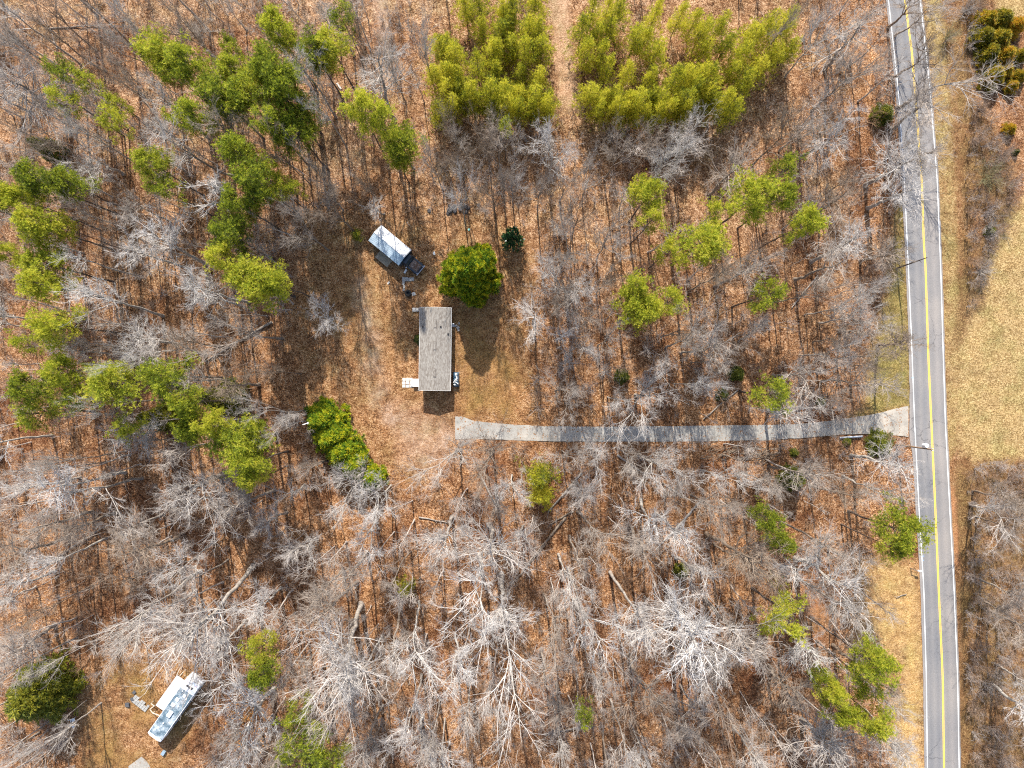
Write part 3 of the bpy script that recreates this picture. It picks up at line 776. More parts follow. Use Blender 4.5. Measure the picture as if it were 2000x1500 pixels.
# ------------------------------------------------------------------ motorhome, deck and yard things
RV_A = math.atan2(111, 78.6)
x, y = W(339.6, 1385.6, 3.0)
rvv = empty('motorhome', (x, y, 0), RV_A)
tag(rvv, 'white motorhome with a dirty blue-stained roof parked at the lower left', 'motorhome')
RL, RW = 5.95, 1.36
M['rv_white'] = plain('white_fibreglass', (0.78, 0.79, 0.80), 0.4, 0.06, 1.0)
M['rv_side'] = plain('motorhome_side_panel', (0.36, 0.42, 0.48), 0.4, 0.15, 1.0)
def make_stained():
    m, nt, n, l, b = newmat('blue_stained_roof')
    tc = n.new('ShaderNodeTexCoord')
    a = noise(n, l, tc.outputs['Object'], 0.9, 3, 0.6); f = noise(n, l, tc.outputs['Object'], 6.5, 8, 0.85)
    v = mth(n, l, 'ADD', mth(n, l, 'MULTIPLY', a.outputs[0], 0.55), mth(n, l, 'MULTIPLY', f.outputs[0], 0.6))
    r = ramp(n, [(0.45, (0.05, 0.085, 0.115)), (0.555, (0.115, 0.17, 0.21)), (0.63, (0.30, 0.35, 0.385)), (0.74, (0.62, 0.65, 0.66))]); l.new(v, r.inputs[0])
    l.new(r.outputs[0], b.inputs['Base Color']); b.inputs['Roughness'].default_value = 0.6
    return m
M['stained'] = make_stained()
body = MB()
prof = [(-RL, 0.55), (RL-0.25, 0.55), (RL-0.02, 1.1), (RL, 1.6), (RL-0.25, 2.85), (RL-0.5, 2.98), (-RL+0.15, 2.98), (-RL, 2.85)]
n_ = len(prof)
for sgn, yv in ((0, -RW), (1, RW)): pass
v = [(p[0], -RW, p[1]) for p in prof] + [(p[0], RW, p[1]) for p in prof]
f = [tuple(range(n_)), tuple(range(2*n_-1, n_-1, -1))] + [((i+1) % n_, i, n_+i, n_+(i+1) % n_) for i in range(n_)]
body.add(v, f).build('body', M['rv_white'], rvv, bevel=0.06)
MB().prism([(-RL+0.5, -RW+0.1), (RL-2.25, -RW+0.1), (RL-2.25, RW-0.1), (-RL+0.5, RW-0.1)], 2.95, 3.02).build('roof', M['stained'], rvv)
MB().prism([(RL-2.23, -RW+0.03), (RL-0.75, -RW+0.03), (RL-0.35, -RW+0.25), (RL-0.22, 0), (RL-0.35, RW-0.25), (RL-0.75, RW-0.03), (RL-2.23, RW-0.03)], 2.94, 3.05).build('front_cap', M['rv_white'], rvv, bevel=0.04)
MB().prism([(-RL+0.48, -RW+0.06), (-RL+0.48, RW-0.06), (-RL+0.2, RW-0.1), (-RL+0.02, RW-0.5), (-RL+0.02, -RW+0.5), (-RL+0.2, -RW+0.1)][::-1], 2.94, 3.04).build('rear_cap', M['rv_white'], rvv)
MB().box((RL-1.32, 0.02, 3.06), (0.36, 1.3, 0.05)).build('roof_hatch', M['dark'], rvv)
for sy in (-1, 1):
    MB().box((RL-0.62, sy*0.85, 3.07), (0.1, 0.2, 0.05)).build('marker_light', plain('red_marker_lens', (0.45, 0.03, 0.04), 0.3, 0.1), rvv)
    MB().box((-0.2, sy*(RW-0.045), 3.005), (8.7, 0.07, 0.07)).build('roof_rail', M['rv_white'], rvv)
# air conditioner, vents, patches measured along the roof
MB().box((-0.95, 0.1, 3.16), (1.15, 0.72, 0.28)).build('air_conditioner', M['rv_white'], rvv, bevel=0.06)
for (a_, b_, w_, d_) in ((0.6, 0.55, 0.62, 0.62), (1.75, 0.5, 0.62, 0.6), (2.95, -0.15, 0.6, 0.56)):
    hv = MB().box((a_, b_, 3.09), (w_, d_, 0.14)).build('roof_vent', M['rv_white'], rvv, bevel=0.04)
for (a_, b_, r_) in ((3.4, 0.55, 0.12), (2.6, -0.6, 0.1), (-2.9, 0.1, 0.15), (0.9, -0.35, 0.12)):
    MB().tube((a_, b_, 3.0), (a_, b_, 3.2), r_, r_*0.8, 10).build('vent_pipe', M['rv_white'], rvv)
for sy in (-1, 1):
    for (a_, w_) in ((-4.0, 0.6), (-1.6, 0.75), (1.2, 0.6), (3.6, 0.5)):
        wo = MB().box((a_, sy*(RW+0.006), 2.0), (2*w_, 0.03, 0.75)).build('window', M['trim'], rvv)
        MB().box((a_, sy*(RW+0.014), 2.0), (2*w_-0.12, 0.03, 0.63)).build('pane', M['glass'], wo)
    for a_ in (-3.2, 4.0):
        w_ = MB().tube((a_, sy*(RW-0.28), 0.46), (a_, sy*(RW+0.03), 0.46), 0.46, 0.46, 18).build('wheel', M['rubber'], rvv)
        MB().tube((a_, sy*(RW+0.03), 0.46), (a_, sy*(RW+0.05), 0.46), 0.26, 0.22, 12).build('rim', M['metal'], w_)
MB().box((RL-0.1, 0, 1.75), (0.26, 2.3, 0.5)).build('end_panel', M['rv_white'], rvv)
MB().box((0, -RW-0.16, 2.72), (5.2, 0.16, 0.16)).build('awning_roll', M['navy'], rvv)
# deck on the upper left side of the motorhome
def rv_local(a_, b_):
    c, s_ = math.cos(RV_A), math.sin(RV_A)
    return (x + a_*c - b_*s_, y + a_*s_ + b_*c)
xd, yd = rv_local(0.55, RW + 1.02)
dk = empty('deck', (xd, yd, 0), RV_A); tag(dk, 'pale grey plywood deck along the upper left side of the motorhome', 'deck')
M['ply'] = plain('pale_grey_plywood', (0.56, 0.53, 0.52), 0.85, 0.12, 1.2)
for i in range(5):
    MB().box((-2.6 + i*1.28, 0, 0.82), (1.265, 1.78, 0.04)).build('deck_panel', M['ply'], dk)
for a_ in (-3.1, -1.0, 1.0, 3.0):
    for b_ in (-0.8, 0.8): MB().box((a_, b_, 0.4), (0.1, 0.1, 0.8)).build('post', M['wood'], dk)
M['pale_wood'] = plain('pale_rail_timber', (0.60, 0.52, 0.40), 0.8, 0.12, 3.0)
for (a0, b0, a1, b1, zz) in ((-3.4, 1.0, -4.3, 1.25, 0.95), (-4.3, 1.25, -4.55, 0.5, 0.95), (-4.55, 0.5, -4.2, -0.7, 0.95), (-3.35, 0.9, -3.35, 1.7, 1.0), (3.3, 0.9, 4.4, 1.1, 1.0), (3.35, 0.4, 4.3, 0.3, 0.9)):
    MB().tube((a0, b0, zz), (a1, b1, zz), 0.07, 0.07, 6).build('rail', M['pale_wood'], dk)
for (a0, b0) in ((-4.3, 1.25), (-4.55, 0.5), (4.4, 1.1), (-3.35, 1.7), (4.3, 0.3), (-4.2, -0.7)): MB().box((a0, b0, 0.48), (0.09, 0.09, 0.98)).build('rail_post', M['pale_wood'], dk)
x2, y2 = W(200 + 505*0.1467, 1280 + 640*0.1467)
pv = empty('paving', (x2, y2, 0), R(-38)); pv['kind'] = 'structure'
for i in range(7):
    for j in range(3):
        if rr.random() < 0.92: MB().box((-1.4 + i*0.46, -0.45 + j*0.46, 0.02), (0.41, 0.41, 0.1), R(rr.uniform(-4,4))).build('paver', M['greyblock'], pv)
for i, (a_, b_) in enumerate(((335, 655), (397, 580), (425, 490))):
    thing_box('stone', 200 + a_*.1467, 1280 + b_*.1467, (0.5+.2*(i==0), 0.5+.2*(i==0), 0.22), plain('dark_stone', (0.09, 0.09, 0.095), 0.8, 0.3), ['largest dark stone left of the motorhome paving', 'small dark stone at the left end of the motorhome paving', 'dark stone above the left end of the motorhome paving'][i], 'stone', R(25*i))
xs_, ys_ = W(278, 1497)
o = MB().prism([(-2.2,-1.6),(1.9,-1.8),(1.25,0.35),(-0.1,1.75),(-2.35,0.1)], -0.1, 0.12).build('concrete_pad', M['concrete'], None, (xs_, ys_, 0), R(0)); o['tone'] = 0.5
tag(o, 'pale concrete pad cut by the bottom edge below the motorhome', 'concrete')
ch = empty('lawn_chair', (*W(146, 1404), 0), R(20)); tag(ch, 'upper of two white lawn chairs at the edge of the shade left of the motorhome', 'chair')
def chair_parts(p):
    MB().box((0,0,0.42),(0.6,0.58,0.05)).build('seat', M['white'], p)
    MB().box((0,0.32,0.78),(0.6,0.06,0.72),0,R(-14)).build('backrest', M['white'], p)
    for sx in (-1,1):
        MB().box((sx*0.33,0,0.64),(0.09,0.6,0.04)).build('armrest', M['white'], p)
        for sy in (-1,1): MB().box((sx*0.28,sy*0.26,0.2),(0.05,0.05,0.4)).build('leg', M['white'], p)
chair_parts(ch)
ch2 = empty('lawn_chair', (*W(145, 1415), 0), R(-25)); tag(ch2, 'lower of two white lawn chairs at the edge of the shade left of the motorhome', 'chair')
chair_parts(ch2)
ch['group'] = ch2['group'] = 'white lawn chairs left of the motorhome'
thing_box('crate', 320.5, 1469, (0.55, 0.75, 0.5), plain('blue_grey_plastic', (0.25, 0.33, 0.4), 0.5, 0.2), 'blue-grey plastic crate behind the lower end of the motorhome', 'crate', R(-30))

# ------------------------------------------------------------------ roadside things
bx, by = W(1750, 868)
tx, ty = W(1820, 878, 10.0)
up = empty('utility_pole', (bx, by, 0)); tag(up, 'wooden utility pole with a white transformer beside the road', 'utility pole')
lean = Vector((tx-bx, ty-by, 10.0))
MB().tube((0,0,-0.3), lean, 0.17, 0.11, 10).build('shaft', plain('brown_pole_timber', (0.27, 0.18, 0.115), 0.85, 0.25, 2.0), up)
t1 = lean*0.86
MB().tube((t1.x-0.15, t1.y+0.52, t1.z-0.5), (t1.x-0.15, t1.y+0.52, t1.z+0.4), 0.33, 0.33, 16).build('transformer', M['rv_white'], up, bevel=0.03)
MB().box((t1.x-0.08, t1.y+0.2, t1.z), (0.1, 0.4, 0.08)).build('bracket', M['metal'], up)
for k in (-1, 1): MB().tube(lean + Vector((0.08, k*0.16, -0.1)), lean + Vector((0.08, k*0.16, 0.22)), 0.06, 0.05, 8).build('insulator', M['rv_white'], up)
MB().box(lean + Vector((0.03, 0, -0.13)), (0.1, 0.5, 0.09)).build('crossarm', M['wood'], up)
x, y = W(1778.5, 1109.5)
ml = empty('mailbox', (x, y, 0)); tag(ml, 'white mailbox on a dark post with an arm at the road edge', 'mailbox')
MB().box((0,0,0.55),(0.12,0.12,1.15)).build('post', M['dead_wood'], ml)
MB().box((0.4,-0.1,1.05),(0.75,0.1,0.09),R(-12)).build('arm', M['dead_wood'], ml)
mbx = MB()
pr = [(-0.13,0),(0.13,0),(0.13,0.16),(0.08,0.25),(0,0.28),(-0.08,0.25),(-0.13,0.16)]
mbx.extrude_profile(pr, -0.32, 0.32)
o = mbx.build('box', M['white'], ml, (0.85,-0.18,1.1), R(80))
MB().box((0.14,0.1,0.2),(0.01,0.05,0.2)).build('flag', plain('red_flag', (0.5,0.04,0.04), 0.5, 0.1), o)
x, y = W(612, 825)
lp = empty('yard_light', (x, y, 0)); tag(lp, 'white yard light on a pole showing left of the evergreen row', 'lamp')
ltx, lty = W(601, 826.5, 6.6)
MB().tube((0,0,-0.2),(0,0,6.5),0.1,0.08,10).build('pole', M['pine_bark'], lp)
MB().tube((0,0,6.4),(ltx-x,lty-y,6.6),0.04,0.04,8).build('arm', M['white'], lp)
MB().tube((ltx-x,lty-y,6.35),(ltx-x,lty-y,6.68),0.2,0.14,14).build('lamp_head', M['white'], lp)
MB().tube((ltx-x,lty-y,6.6),(ltx-x-0.85,lty-y-0.3,6.6),0.06,0.04,8).build('bracket', M['white'], lp)
x, y = W(1661, 853.5)
o = empty('drain_pipe', (x, y, 0), R(3.5)); tag(o, 'blue-grey metal pipe lying along the lower side of the driveway', 'pipe')
MB().tube((-1.9,0,0.16),(1.9,0,0.16),0.17,0.17,12).build('barrel', M['metal'], o)
for sx in (-1,1): MB().tube((sx*1.9,0,0.16),(sx*1.98,0,0.16),0.2,0.2,12).build('collar', M['metal'], o)
thing_box('bucket', 1247.5, 1246, (0.5, 0.55, 0.3), M['white'], 'white plastic tub in the leaves among the lower right bare trees', 'tub', R(15))
thing_box('board', 662, 168, (0.3, 1.3, 0.06), M['block'], 'pale board lying in the leaves near the top left trees', 'board', R(35))

# ------------------------------------------------------------------ tree generators (one mesh set per kind, shared)
def nrm(v): return v / np.maximum(np.linalg.norm(v, axis=-1, keepdims=True), 1e-9)

def tubes(P, Rd, s):
    n, k, _ = P.shape
    T = nrm(np.gradient(P, axis=1))
    ref = np.where(np.abs(T[..., 2:3]) > 0.9, np.array([1.0, 0, 0]), np.array([0, 0, 1.0]))
    U = nrm(np.cross(T, ref)); V = np.cross(T, U)
    a = np.arange(s) * 2 * math.pi / s
    ring = P[:, :, None, :] + Rd[:, :, None, None] * (np.cos(a)[None, None, :, None] * U[:, :, None, :] + np.sin(a)[None, None, :, None] * V[:, :, None, :])
    vv = ring.reshape(-1, 3)
    b = (np.arange(n)[:, None, None] * k + np.arange(k - 1)[None, :, None]) * s
    j = np.arange(s)[None, None, :]; j2 = (np.arange(s) + 1) % s
    q = np.stack([b + j, b + j2[None, None, :], b + s + j2[None, None, :], b + s + j], -1).reshape(-1, 4)
    return vv, q

def join_tubes(parts):
    vs_, qs, o = [], [], 0
    for P, Rd, s in parts:
        v, q = tubes(P, Rd, s); vs_.append(v); qs.append(q + o); o += len(v)
    return np.concatenate(vs_), np.concatenate(qs)

def spawn(rg, P, Rd, per, t0, t1, ang, sd, lenf, k, up, wob, rmax, taper=0.3, fall=0.5):
    n, kk, _ = P.shape
    idx = np.repeat(np.arange(n), per); m = len(idx)
    t = rg.uniform(t0, t1, m); ts = t * (kk - 1)
    i = np.minimum(ts.astype(int), kk - 2); f = (ts - i)[:, None]
    p = P[idx, i] * (1 - f) + P[idx, i + 1] * f
    tan = nrm(P[idx, i + 1] - P[idx, i])
    r = Rd[idx, i] * (1 - f[:, 0]) + Rd[idx, i + 1] * f[:, 0]
    pl = np.linalg.norm(np.diff(P, axis=1), axis=2).sum(1)[idx]
    perp = nrm(np.cross(tan, rg.normal(size=(m, 3))))
    a = rg.normal(ang, sd, m)[:, None]
    d = nrm(np.cos(a) * tan + np.sin(a) * perp)
    L = (pl * lenf * (1 - fall * t) * rg.uniform(0.6, 1.35, m))[:, None]
    out = [p]
    for _ in range(k - 1):
        d = nrm(d + wob * rg.normal(size=(m, 3)) + np.array([0, 0, up]))
        out.append(out[-1] + d * L / (k - 1))
    r0 = np.minimum(r * 0.75, rmax)
    return np.stack(out, 1), r0[:, None] * np.linspace(1, taper, k)[None, :]

def gen_bare(seed, style):
    """leafless hardwood about 22 m tall: trunk mesh, crown mesh"""
    rg = np.random.default_rng(seed)
    Ht = 22.0
    k = 14
    z = np.linspace(0, 1, k)
    wob = np.cumsum(rg.normal(0, 0.075, (k, 2)), 0); wob -= wob[0]
    base_r = {'forest': 0.2, 'spread': 0.25, 'slim': 0.12, 'fork': 0.22}[style]
    top = {'forest': 0.93, 'spread': 0.55, 'slim': 0.97, 'fork': 0.5}[style]
    tr = np.stack([wob[:, 0], wob[:, 1], z * Ht * top - 0.3], 1)[None]
    trr = (base_r * (1 - 0.8 * z ** 1.3) * (1 + 0.45 * np.exp(-z * 26)))[None]
    if style in ('fork', 'spread'): trr = np.maximum(trr, base_r * 0.5)
    tparts = [(tr, trr, 8)]
    P1, R1 = [], []
    if style in ('fork', 'spread'):
        nl = int(rg.integers(3, 5)) if style == 'fork' else int(rg.integers(5, 8))
        L2, R2 = spawn(rg, tr, trr, nl, 0.72 if style == 'fork' else 0.45, 1.0, 0.30 if style == 'fork' else 0.6, 0.1, 1.0 if style == 'fork' else 0.85, 10, 0.05, 0.06 if style == 'fork' else 0.09, 0.11, 0.2, 0.1)
        tparts.append((L2, R2, 6))
        src = [(L2, R2, 9, 0.22, 0.40 if style == 'fork' else 0.46), (tr, trr, 3, 0.6, 0.3)]
    else:
        src = [(tr, trr, 22 if style == 'forest' else 12, 0.5, 0.36 if style == 'forest' else 0.24)]
    for Pp, Rr_, per, t0, kf in src:
        a, b = spawn(rg, Pp, Rr_, per, t0, 0.99, 0.60, 0.17, kf * 1.12, 8, 0.06, 0.085, 0.05, 0.28, 0.62 if style in ('forest', 'slim') else 0.35)
        P1.append(a); R1.append(b)
        if style == 'slim': break
    P1 = np.concatenate(P1); R1 = np.concatenate(R1)
    P2, R2_ = spawn(rg, P1, R1, 7, 0.12, 1.0, 0.58, 0.18, 0.44, 6, 0.045, 0.14, 0.027, 0.45, 0.4)
    P3, R3 = spawn(rg, P2, R2_, 5, 0.12, 1.0, 0.58, 0.2, 0.52, 3, 0.035, 0.15, 0.019, 0.6, 0.35)
    P4, R4 = spawn(rg, P3, R3, 3, 0.1, 1.0, 0.56, 0.22, 0.66, 2, 0.04, 0.12, 0.016, 0.6, 0.3)
    tv, tq = join_tubes(tparts)
    cv, cq = join_tubes([(P1, R1, 5), (P2, R2_, 4), (P3, R3, 3), (P4, R4, 3)])
    rad = np.percentile(np.hypot(P4[..., 0], P4[..., 1]), 88)
    hgt = np.percentile(cv[:, 2], 99.5)
    lod = join_tubes(tparts + [(P1, R1, 3), (P2, R2_, 3), (P3[::2], R3[::2] * 1.3, 3)])
    return dict(trunk=mesh_np('bare_tree_trunk', tv, tq, None, M['bark'], True), crown=mesh_np('bare_tree_crown', cv, cq, None, M['twig'], True), rad=rad, h=hgt, lod=lod)

def bursts(rg, C, D, nb, length, width, spread, age):
    """needle tufts: thin triangles fanning from each centre; returns verts, tris, age"""
    n = len(C)
    d = nrm(np.repeat(D, nb, 0) + spread * rg.normal(size=(n * nb, 3)))
    c = np.repeat(C, nb, 0)
    s = nrm(np.cross(d, np.array([0, 0, 1.0]) + 0.55 * rg.normal(size=d.shape)))
    L = length * rg.uniform(0.6, 1.3, (n * nb, 1)); w = width * rg.uniform(0.7, 1.3, (n * nb, 1))
    m1 = c + d * L * 0.45
    v = np.stack([c, m1 + s * w, c + d * L, m1 - s * w], 1).reshape(-1, 3)
    q = np.arange(len(v)).reshape(-1, 4)
    ag = np.clip(np.repeat(age, nb) + rg.normal(0, 0.12, n * nb), 0, 1)
    return v, q, np.repeat(ag, 4)

def clumps(rg, C, D, per, sig, age, asd=0.14):
    n = len(C)
    c = np.repeat(C, per, 0) + rg.normal(size=(n * per, 3)) * np.array([sig, sig, sig * 0.75])
    d = nrm(np.repeat(D, per, 0) + 0.55 * nrm(c - np.repeat(C, per, 0)))
    a = np.repeat(age, per) + rg.normal(0, asd, n * per)
    return c, d, a

def gen_pine(seed, thin=False):
    """tall pine, 22 m, tufted crown in the upper part, radius about 3"""
    rg = np.random.default_rng(seed)
    Ht, k = 22.0, 10
    z = np.linspace(0, 1, k)
    wob = np.cumsum(rg.normal(0, 0.09, (k, 2)), 0); wob -= wob[0]
    tr = np.stack([wob[:, 0], wob[:, 1], z * Ht - 0.3], 1)[None]; trr = (0.2 * (1 - 0.85 * z) * (1 + 0.4 * np.exp(-z * 26)))[None]
    nl = 28 if thin else 40
    P1, R1 = spawn(rg, tr, trr, nl, 0.62, 0.985, 1.25, 0.2, 0.165, 5, 0.12, 0.07, 0.05, 0.4, 0.0)
    # shorter towards the tip and, a little, at the bottom of the crown
    t = (P1[:, 0, 2] / Ht - 0.62) / 0.37
    t = np.clip(t, 0, 1); sc = np.clip(1.08 - 0.72 * t ** 1.6, 0.25, 1.1) * np.clip(0.6 + 1.6 * t, 0.6, 1)
    P1 = P1[:, :1] + (P1 - P1[:, :1]) * sc[:, None, None]
    P2, R2 = spawn(rg, P1, R1, 4, 0.3, 0.95, 0.75, 0.15, 0.42, 4, 0.12, 0.05, 0.02, 0.5, 0.3)
    ends = np.concatenate([P1[:, -1], P2[:, -1], P2[:, 2]])
    ends = ends[rg.random(len(ends)) < (0.5 if thin else 0.74)]
    D = nrm(np.stack([ends[:, 0] * 0.16, ends[:, 1] * 0.16, np.full(len(ends), 0.9)], 1))
    age = np.clip(rg.normal(0.5, 0.16, len(ends)), 0, 1)
    c, d, a = clumps(rg, ends, D, 9, 0.36, age, 0.2)
    v, q, ag = bursts(rg, c, d, 11, 0.34, 0.026, 0.65, a)
    # dead snags below the crown
    P0, R0 = spawn(rg, tr, trr, 10, 0.35, 0.62, 1.4, 0.2, 0.05, 3, 0.0, 0.05, 0.03, 0.4, 0.0)
    tv, tq = join_tubes([(tr, trr, 8), (P1, R1, 4), (P2, R2, 3), (P0, R0, 3)])
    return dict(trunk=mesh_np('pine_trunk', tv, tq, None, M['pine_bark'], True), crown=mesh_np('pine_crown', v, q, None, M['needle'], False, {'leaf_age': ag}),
                rad=np.percentile(np.hypot(v[:, 0], v[:, 1]), 90), h=Ht, cz=np.median(v[:, 2]))

def gen_cone(seed, Ht, Rm, ncl, per, nb, length, width, mat, pw=0.8, droop=0.25, sig=0.2, lobes=0.12, age0=0.5, bark='pine_bark', zlo=0.05, asd=0.14, spread=0.7, inner=0.8):
    """dense conical evergreen: sprays spread over a lobed cone"""
    rg = np.random.default_rng(seed)
    u = rg.random(ncl)
    z = zlo + (0.985 - zlo) * (1 - (1 - u) ** 0.62)
    th = rg.uniform(0, 2 * math.pi, ncl)
    ph = rg.uniform(0, 6.28, 4)
    lob = 1 + lobes * (np.sin(5 * th + 9 * z + ph[0]) + 0.8 * np.sin(9 * th - 14 * z + ph[1]) + 0.7 * np.sin(3 * th + 5 * z + ph[2]) + 0.7 * np.sin(14 * th + 22 * z + ph[3]))
    prof = np.clip(1 - z, 0, 1) ** pw * np.clip(0.75 + z * 2.5, 0, 1)
    rr_ = Rm * prof * lob * np.where(rg.random(ncl) < 0.75, 1.0, rg.uniform(0.5, inner + 0.1, ncl))
    C = np.stack([rr_ * np.cos(th), rr_ * np.sin(th), z * Ht], 1)
    D = nrm(np.stack([np.cos(th), np.sin(th), np.full(ncl, 0.95 - droop)], 1) + 0.25 * rg.normal(size=(ncl, 3)))
    age = np.clip(rg.normal(age0, 0.21, ncl), 0, 1)
    c, d, a = clumps(rg, C, D, per, sig, age, asd)
    v, q, ag = bursts(rg, c, d, nb, length, width, spread, a)
    k = 8; zz = np.linspace(0, 1, k)
    tr = np.stack([0 * zz, 0 * zz, zz * Ht * 0.96 - 0.2], 1)[None]; trr = (0.014 * Ht * (1 - 0.9 * zz))[None]
    P1, R1 = spawn(rg, tr, trr, 40, 0.08, 0.9, 1.2, 0.15, 0.8 * Rm / Ht, 4, 0.02, 0.06, 0.035, 0.3, 0.8)
    tv, tq = join_tubes([(tr, trr, 7), (P1, R1, 3)])
    return dict(trunk=mesh_np('conifer_trunk', tv, tq, None, M[bark], True), crown=mesh_np('conifer_crown', v, q, None, mat, False, {'leaf_age': ag}),
                rad=np.percentile(np.hypot(v[:, 0], v[:, 1]), 93), h=Ht, cz=np.median(v[:, 2]))

BARE = {'forest': [gen_bare(100 + i, 'forest') for i in range(5)], 'fork': [gen_bare(200 + i, 'fork') for i in range(4)],
        'spread': [gen_bare(300 + i, 'spread') for i in range(4)], 'slim': [gen_bare(400 + i, 'slim') for i in range(3)]}
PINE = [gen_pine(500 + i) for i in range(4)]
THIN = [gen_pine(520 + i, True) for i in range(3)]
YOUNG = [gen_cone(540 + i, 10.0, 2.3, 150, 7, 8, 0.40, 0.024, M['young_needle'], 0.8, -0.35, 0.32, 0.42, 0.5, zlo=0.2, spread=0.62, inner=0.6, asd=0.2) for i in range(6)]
CEDAR = [gen_cone(560 + i, 8.0, 2.3, 420, 8, 6, 0.36, 0.04, M['cedar'], 0.75, 0.1, 0.2, 0.15, 0.5) for i in range(3)]
OCEDAR = [gen_cone(570 + i, 6.5, 2.2, 380, 8, 6, 0.42, 0.045, M['orange_cedar'], 0.7, 0.0, 0.2, 0.2, 0.55) for i in range(3)]
GREEN = [gen_cone(580 + i, 9.0, 3.0, 800, 7, 7, 0.42, 0.042, M['cypress'], 0.7, 0.15, 0.15, 0.18, 0.55, asd=0.1, spread=0.5) for i in range(3)]
BIGCON = [gen_cone(590, 12.5, 5.0, 1900, 8, 7, 0.44, 0.045, M['cypress'], 0.62, 0.0, 0.16, 0.15, 0.58, asd=0.10, spread=0.5)]

# ------------------------------------------------------------------ placing trees
rt = random.Random(11)
LANDMARKS = []           # (x, y, name) in photo pixels, for the labels of plain trees
TREES = []               # dicts; labels are given once all stand
ORD = ['nearest', 'second', 'third', 'fourth', 'fifth', 'sixth', 'seventh', 'eighth', 'ninth', 'tenth', 'eleventh', 'twelfth']

def put(name, var, bx, by, sxy, sz, rz, tone, lean=(0, 0), crown_name='crown'):
    """bx, by world metres; lean is the world shift of the top over the height"""
    e = empty(name, (bx, by, 0))
    if lean != (0, 0):
        e.rotation_mode = 'QUATERNION'
        q = Vector((0, 0, 1)).rotation_difference(Vector((lean[0], lean[1], 1)).normalized())
        e.rotation_quaternion = q @ Matrix.Rotation(rz, 3, 'Z').to_quaternion()
    else:
        e.rotation_euler = (0, 0, rz)
    for nm, me in (('trunk', var['trunk']), (crown_name, var['crown'])):
        c = link(nm, me, e); c.scale = (sxy, sxy, sz); c['tone'] = tone
    return e

def evergreen(x, y, r, kind, label=None, short=None, h=None, tone=None):
    """x, y, r: crown centre and radius in photo pixels"""
    name, vs_, hh, cz, cat, bag = {
        'P': ('pine_tree', PINE, 22, 0.84, 'pine', 'pine'), 'F': ('pine_tree', THIN, 19, 0.83, 'pine', 'pine'), 'Y': ('young_pine', YOUNG, 9.5, 0.6, 'young pine', 'young pine'),
        'C': ('cedar_tree', CEDAR, 8.0, 0.4, 'cedar', 'cedar'), 'O': ('cedar_tree', OCEDAR, 6.0, 0.4, 'cedar', 'cedar'), 'G': ('evergreen_tree', GREEN, 8.0, 0.4, 'evergreen', 'evergreen'),
        'B': ('conifer_tree', BIGCON, 12.5, 0.4, 'conifer', 'conifer'), 'S': ('evergreen_bush', CEDAR, 2.0, 0.4, 'bush', 'evergreen bush'), 'N': ('young_pine', YOUNG, 3.5, 0.5, 'young pine', 'young pine')}[kind]
    var = vs_[rt.randrange(len(vs_))]
    hh = h or hh * rt.uniform(0.9, 1.1)
    if kind == 'O': hh = max(1.2, r * S * 1.9)
    hc = hh * cz
    bx, by = W(x, y, hc)
    rw = r * S * (1 - hc / H)
    tn = rt.random() if tone is None else tone
    e = put(name, var, bx, by, rw / var['rad'], hh / var['h'], rt.uniform(0, 6.28), tn)
    TREES.append(dict(o=e, x=x, y=y, r=r, bag=bag, cat=cat, label=label, tone=tn, kind=kind, bpx=bx / S + 1000, bpy=750 - by / S, h=hh))
    if short: LANDMARKS.append((x, y, short))
    return e

for a in ((849, 681, 'mobile home'), (761, 478, 'metal shed'), (339, 1385, 'white motorhome'), (1770, 835, 'driveway mouth'), (1450, 846, 'driveway bend'), (1230, 848, 'driveway middle'), (905, 836, 'driveway end'),
          (1095, 100, 'dirt trail'), (1785, 1110, 'roadside mailbox')): LANDMARKS.append(a)

E = evergreen
E(918, 532, 56, 'B', 'large round bright green conifer just above the mobile home roof', 'big round conifer', tone=0.5)
# five evergreens in a row left of the lane
EV = 'bright green evergreens left of the lane'
for (x, y, r, lb, h) in ((634, 818, 37, 'topmost of the bright green evergreens, beside the white yard light', 8.5), (652, 853, 37, 'second bright green evergreen down the slanting row left of the lane', 8.0),
                         (672, 882, 36, 'middle bright green evergreen of the slanting row left of the lane', 8.0), (690, 905, 30, 'fourth bright green evergreen down the slanting row, tucked below the middle one', 7.0),
                         (728, 932, 24, 'lowest and smallest evergreen of the row, half behind bare twigs', 5.5)):
    e = E(x, y, r, 'G', lb, None, h, tone=0.55); e['group'] = EV
LANDMARKS.append((660, 865, 'evergreen row'))
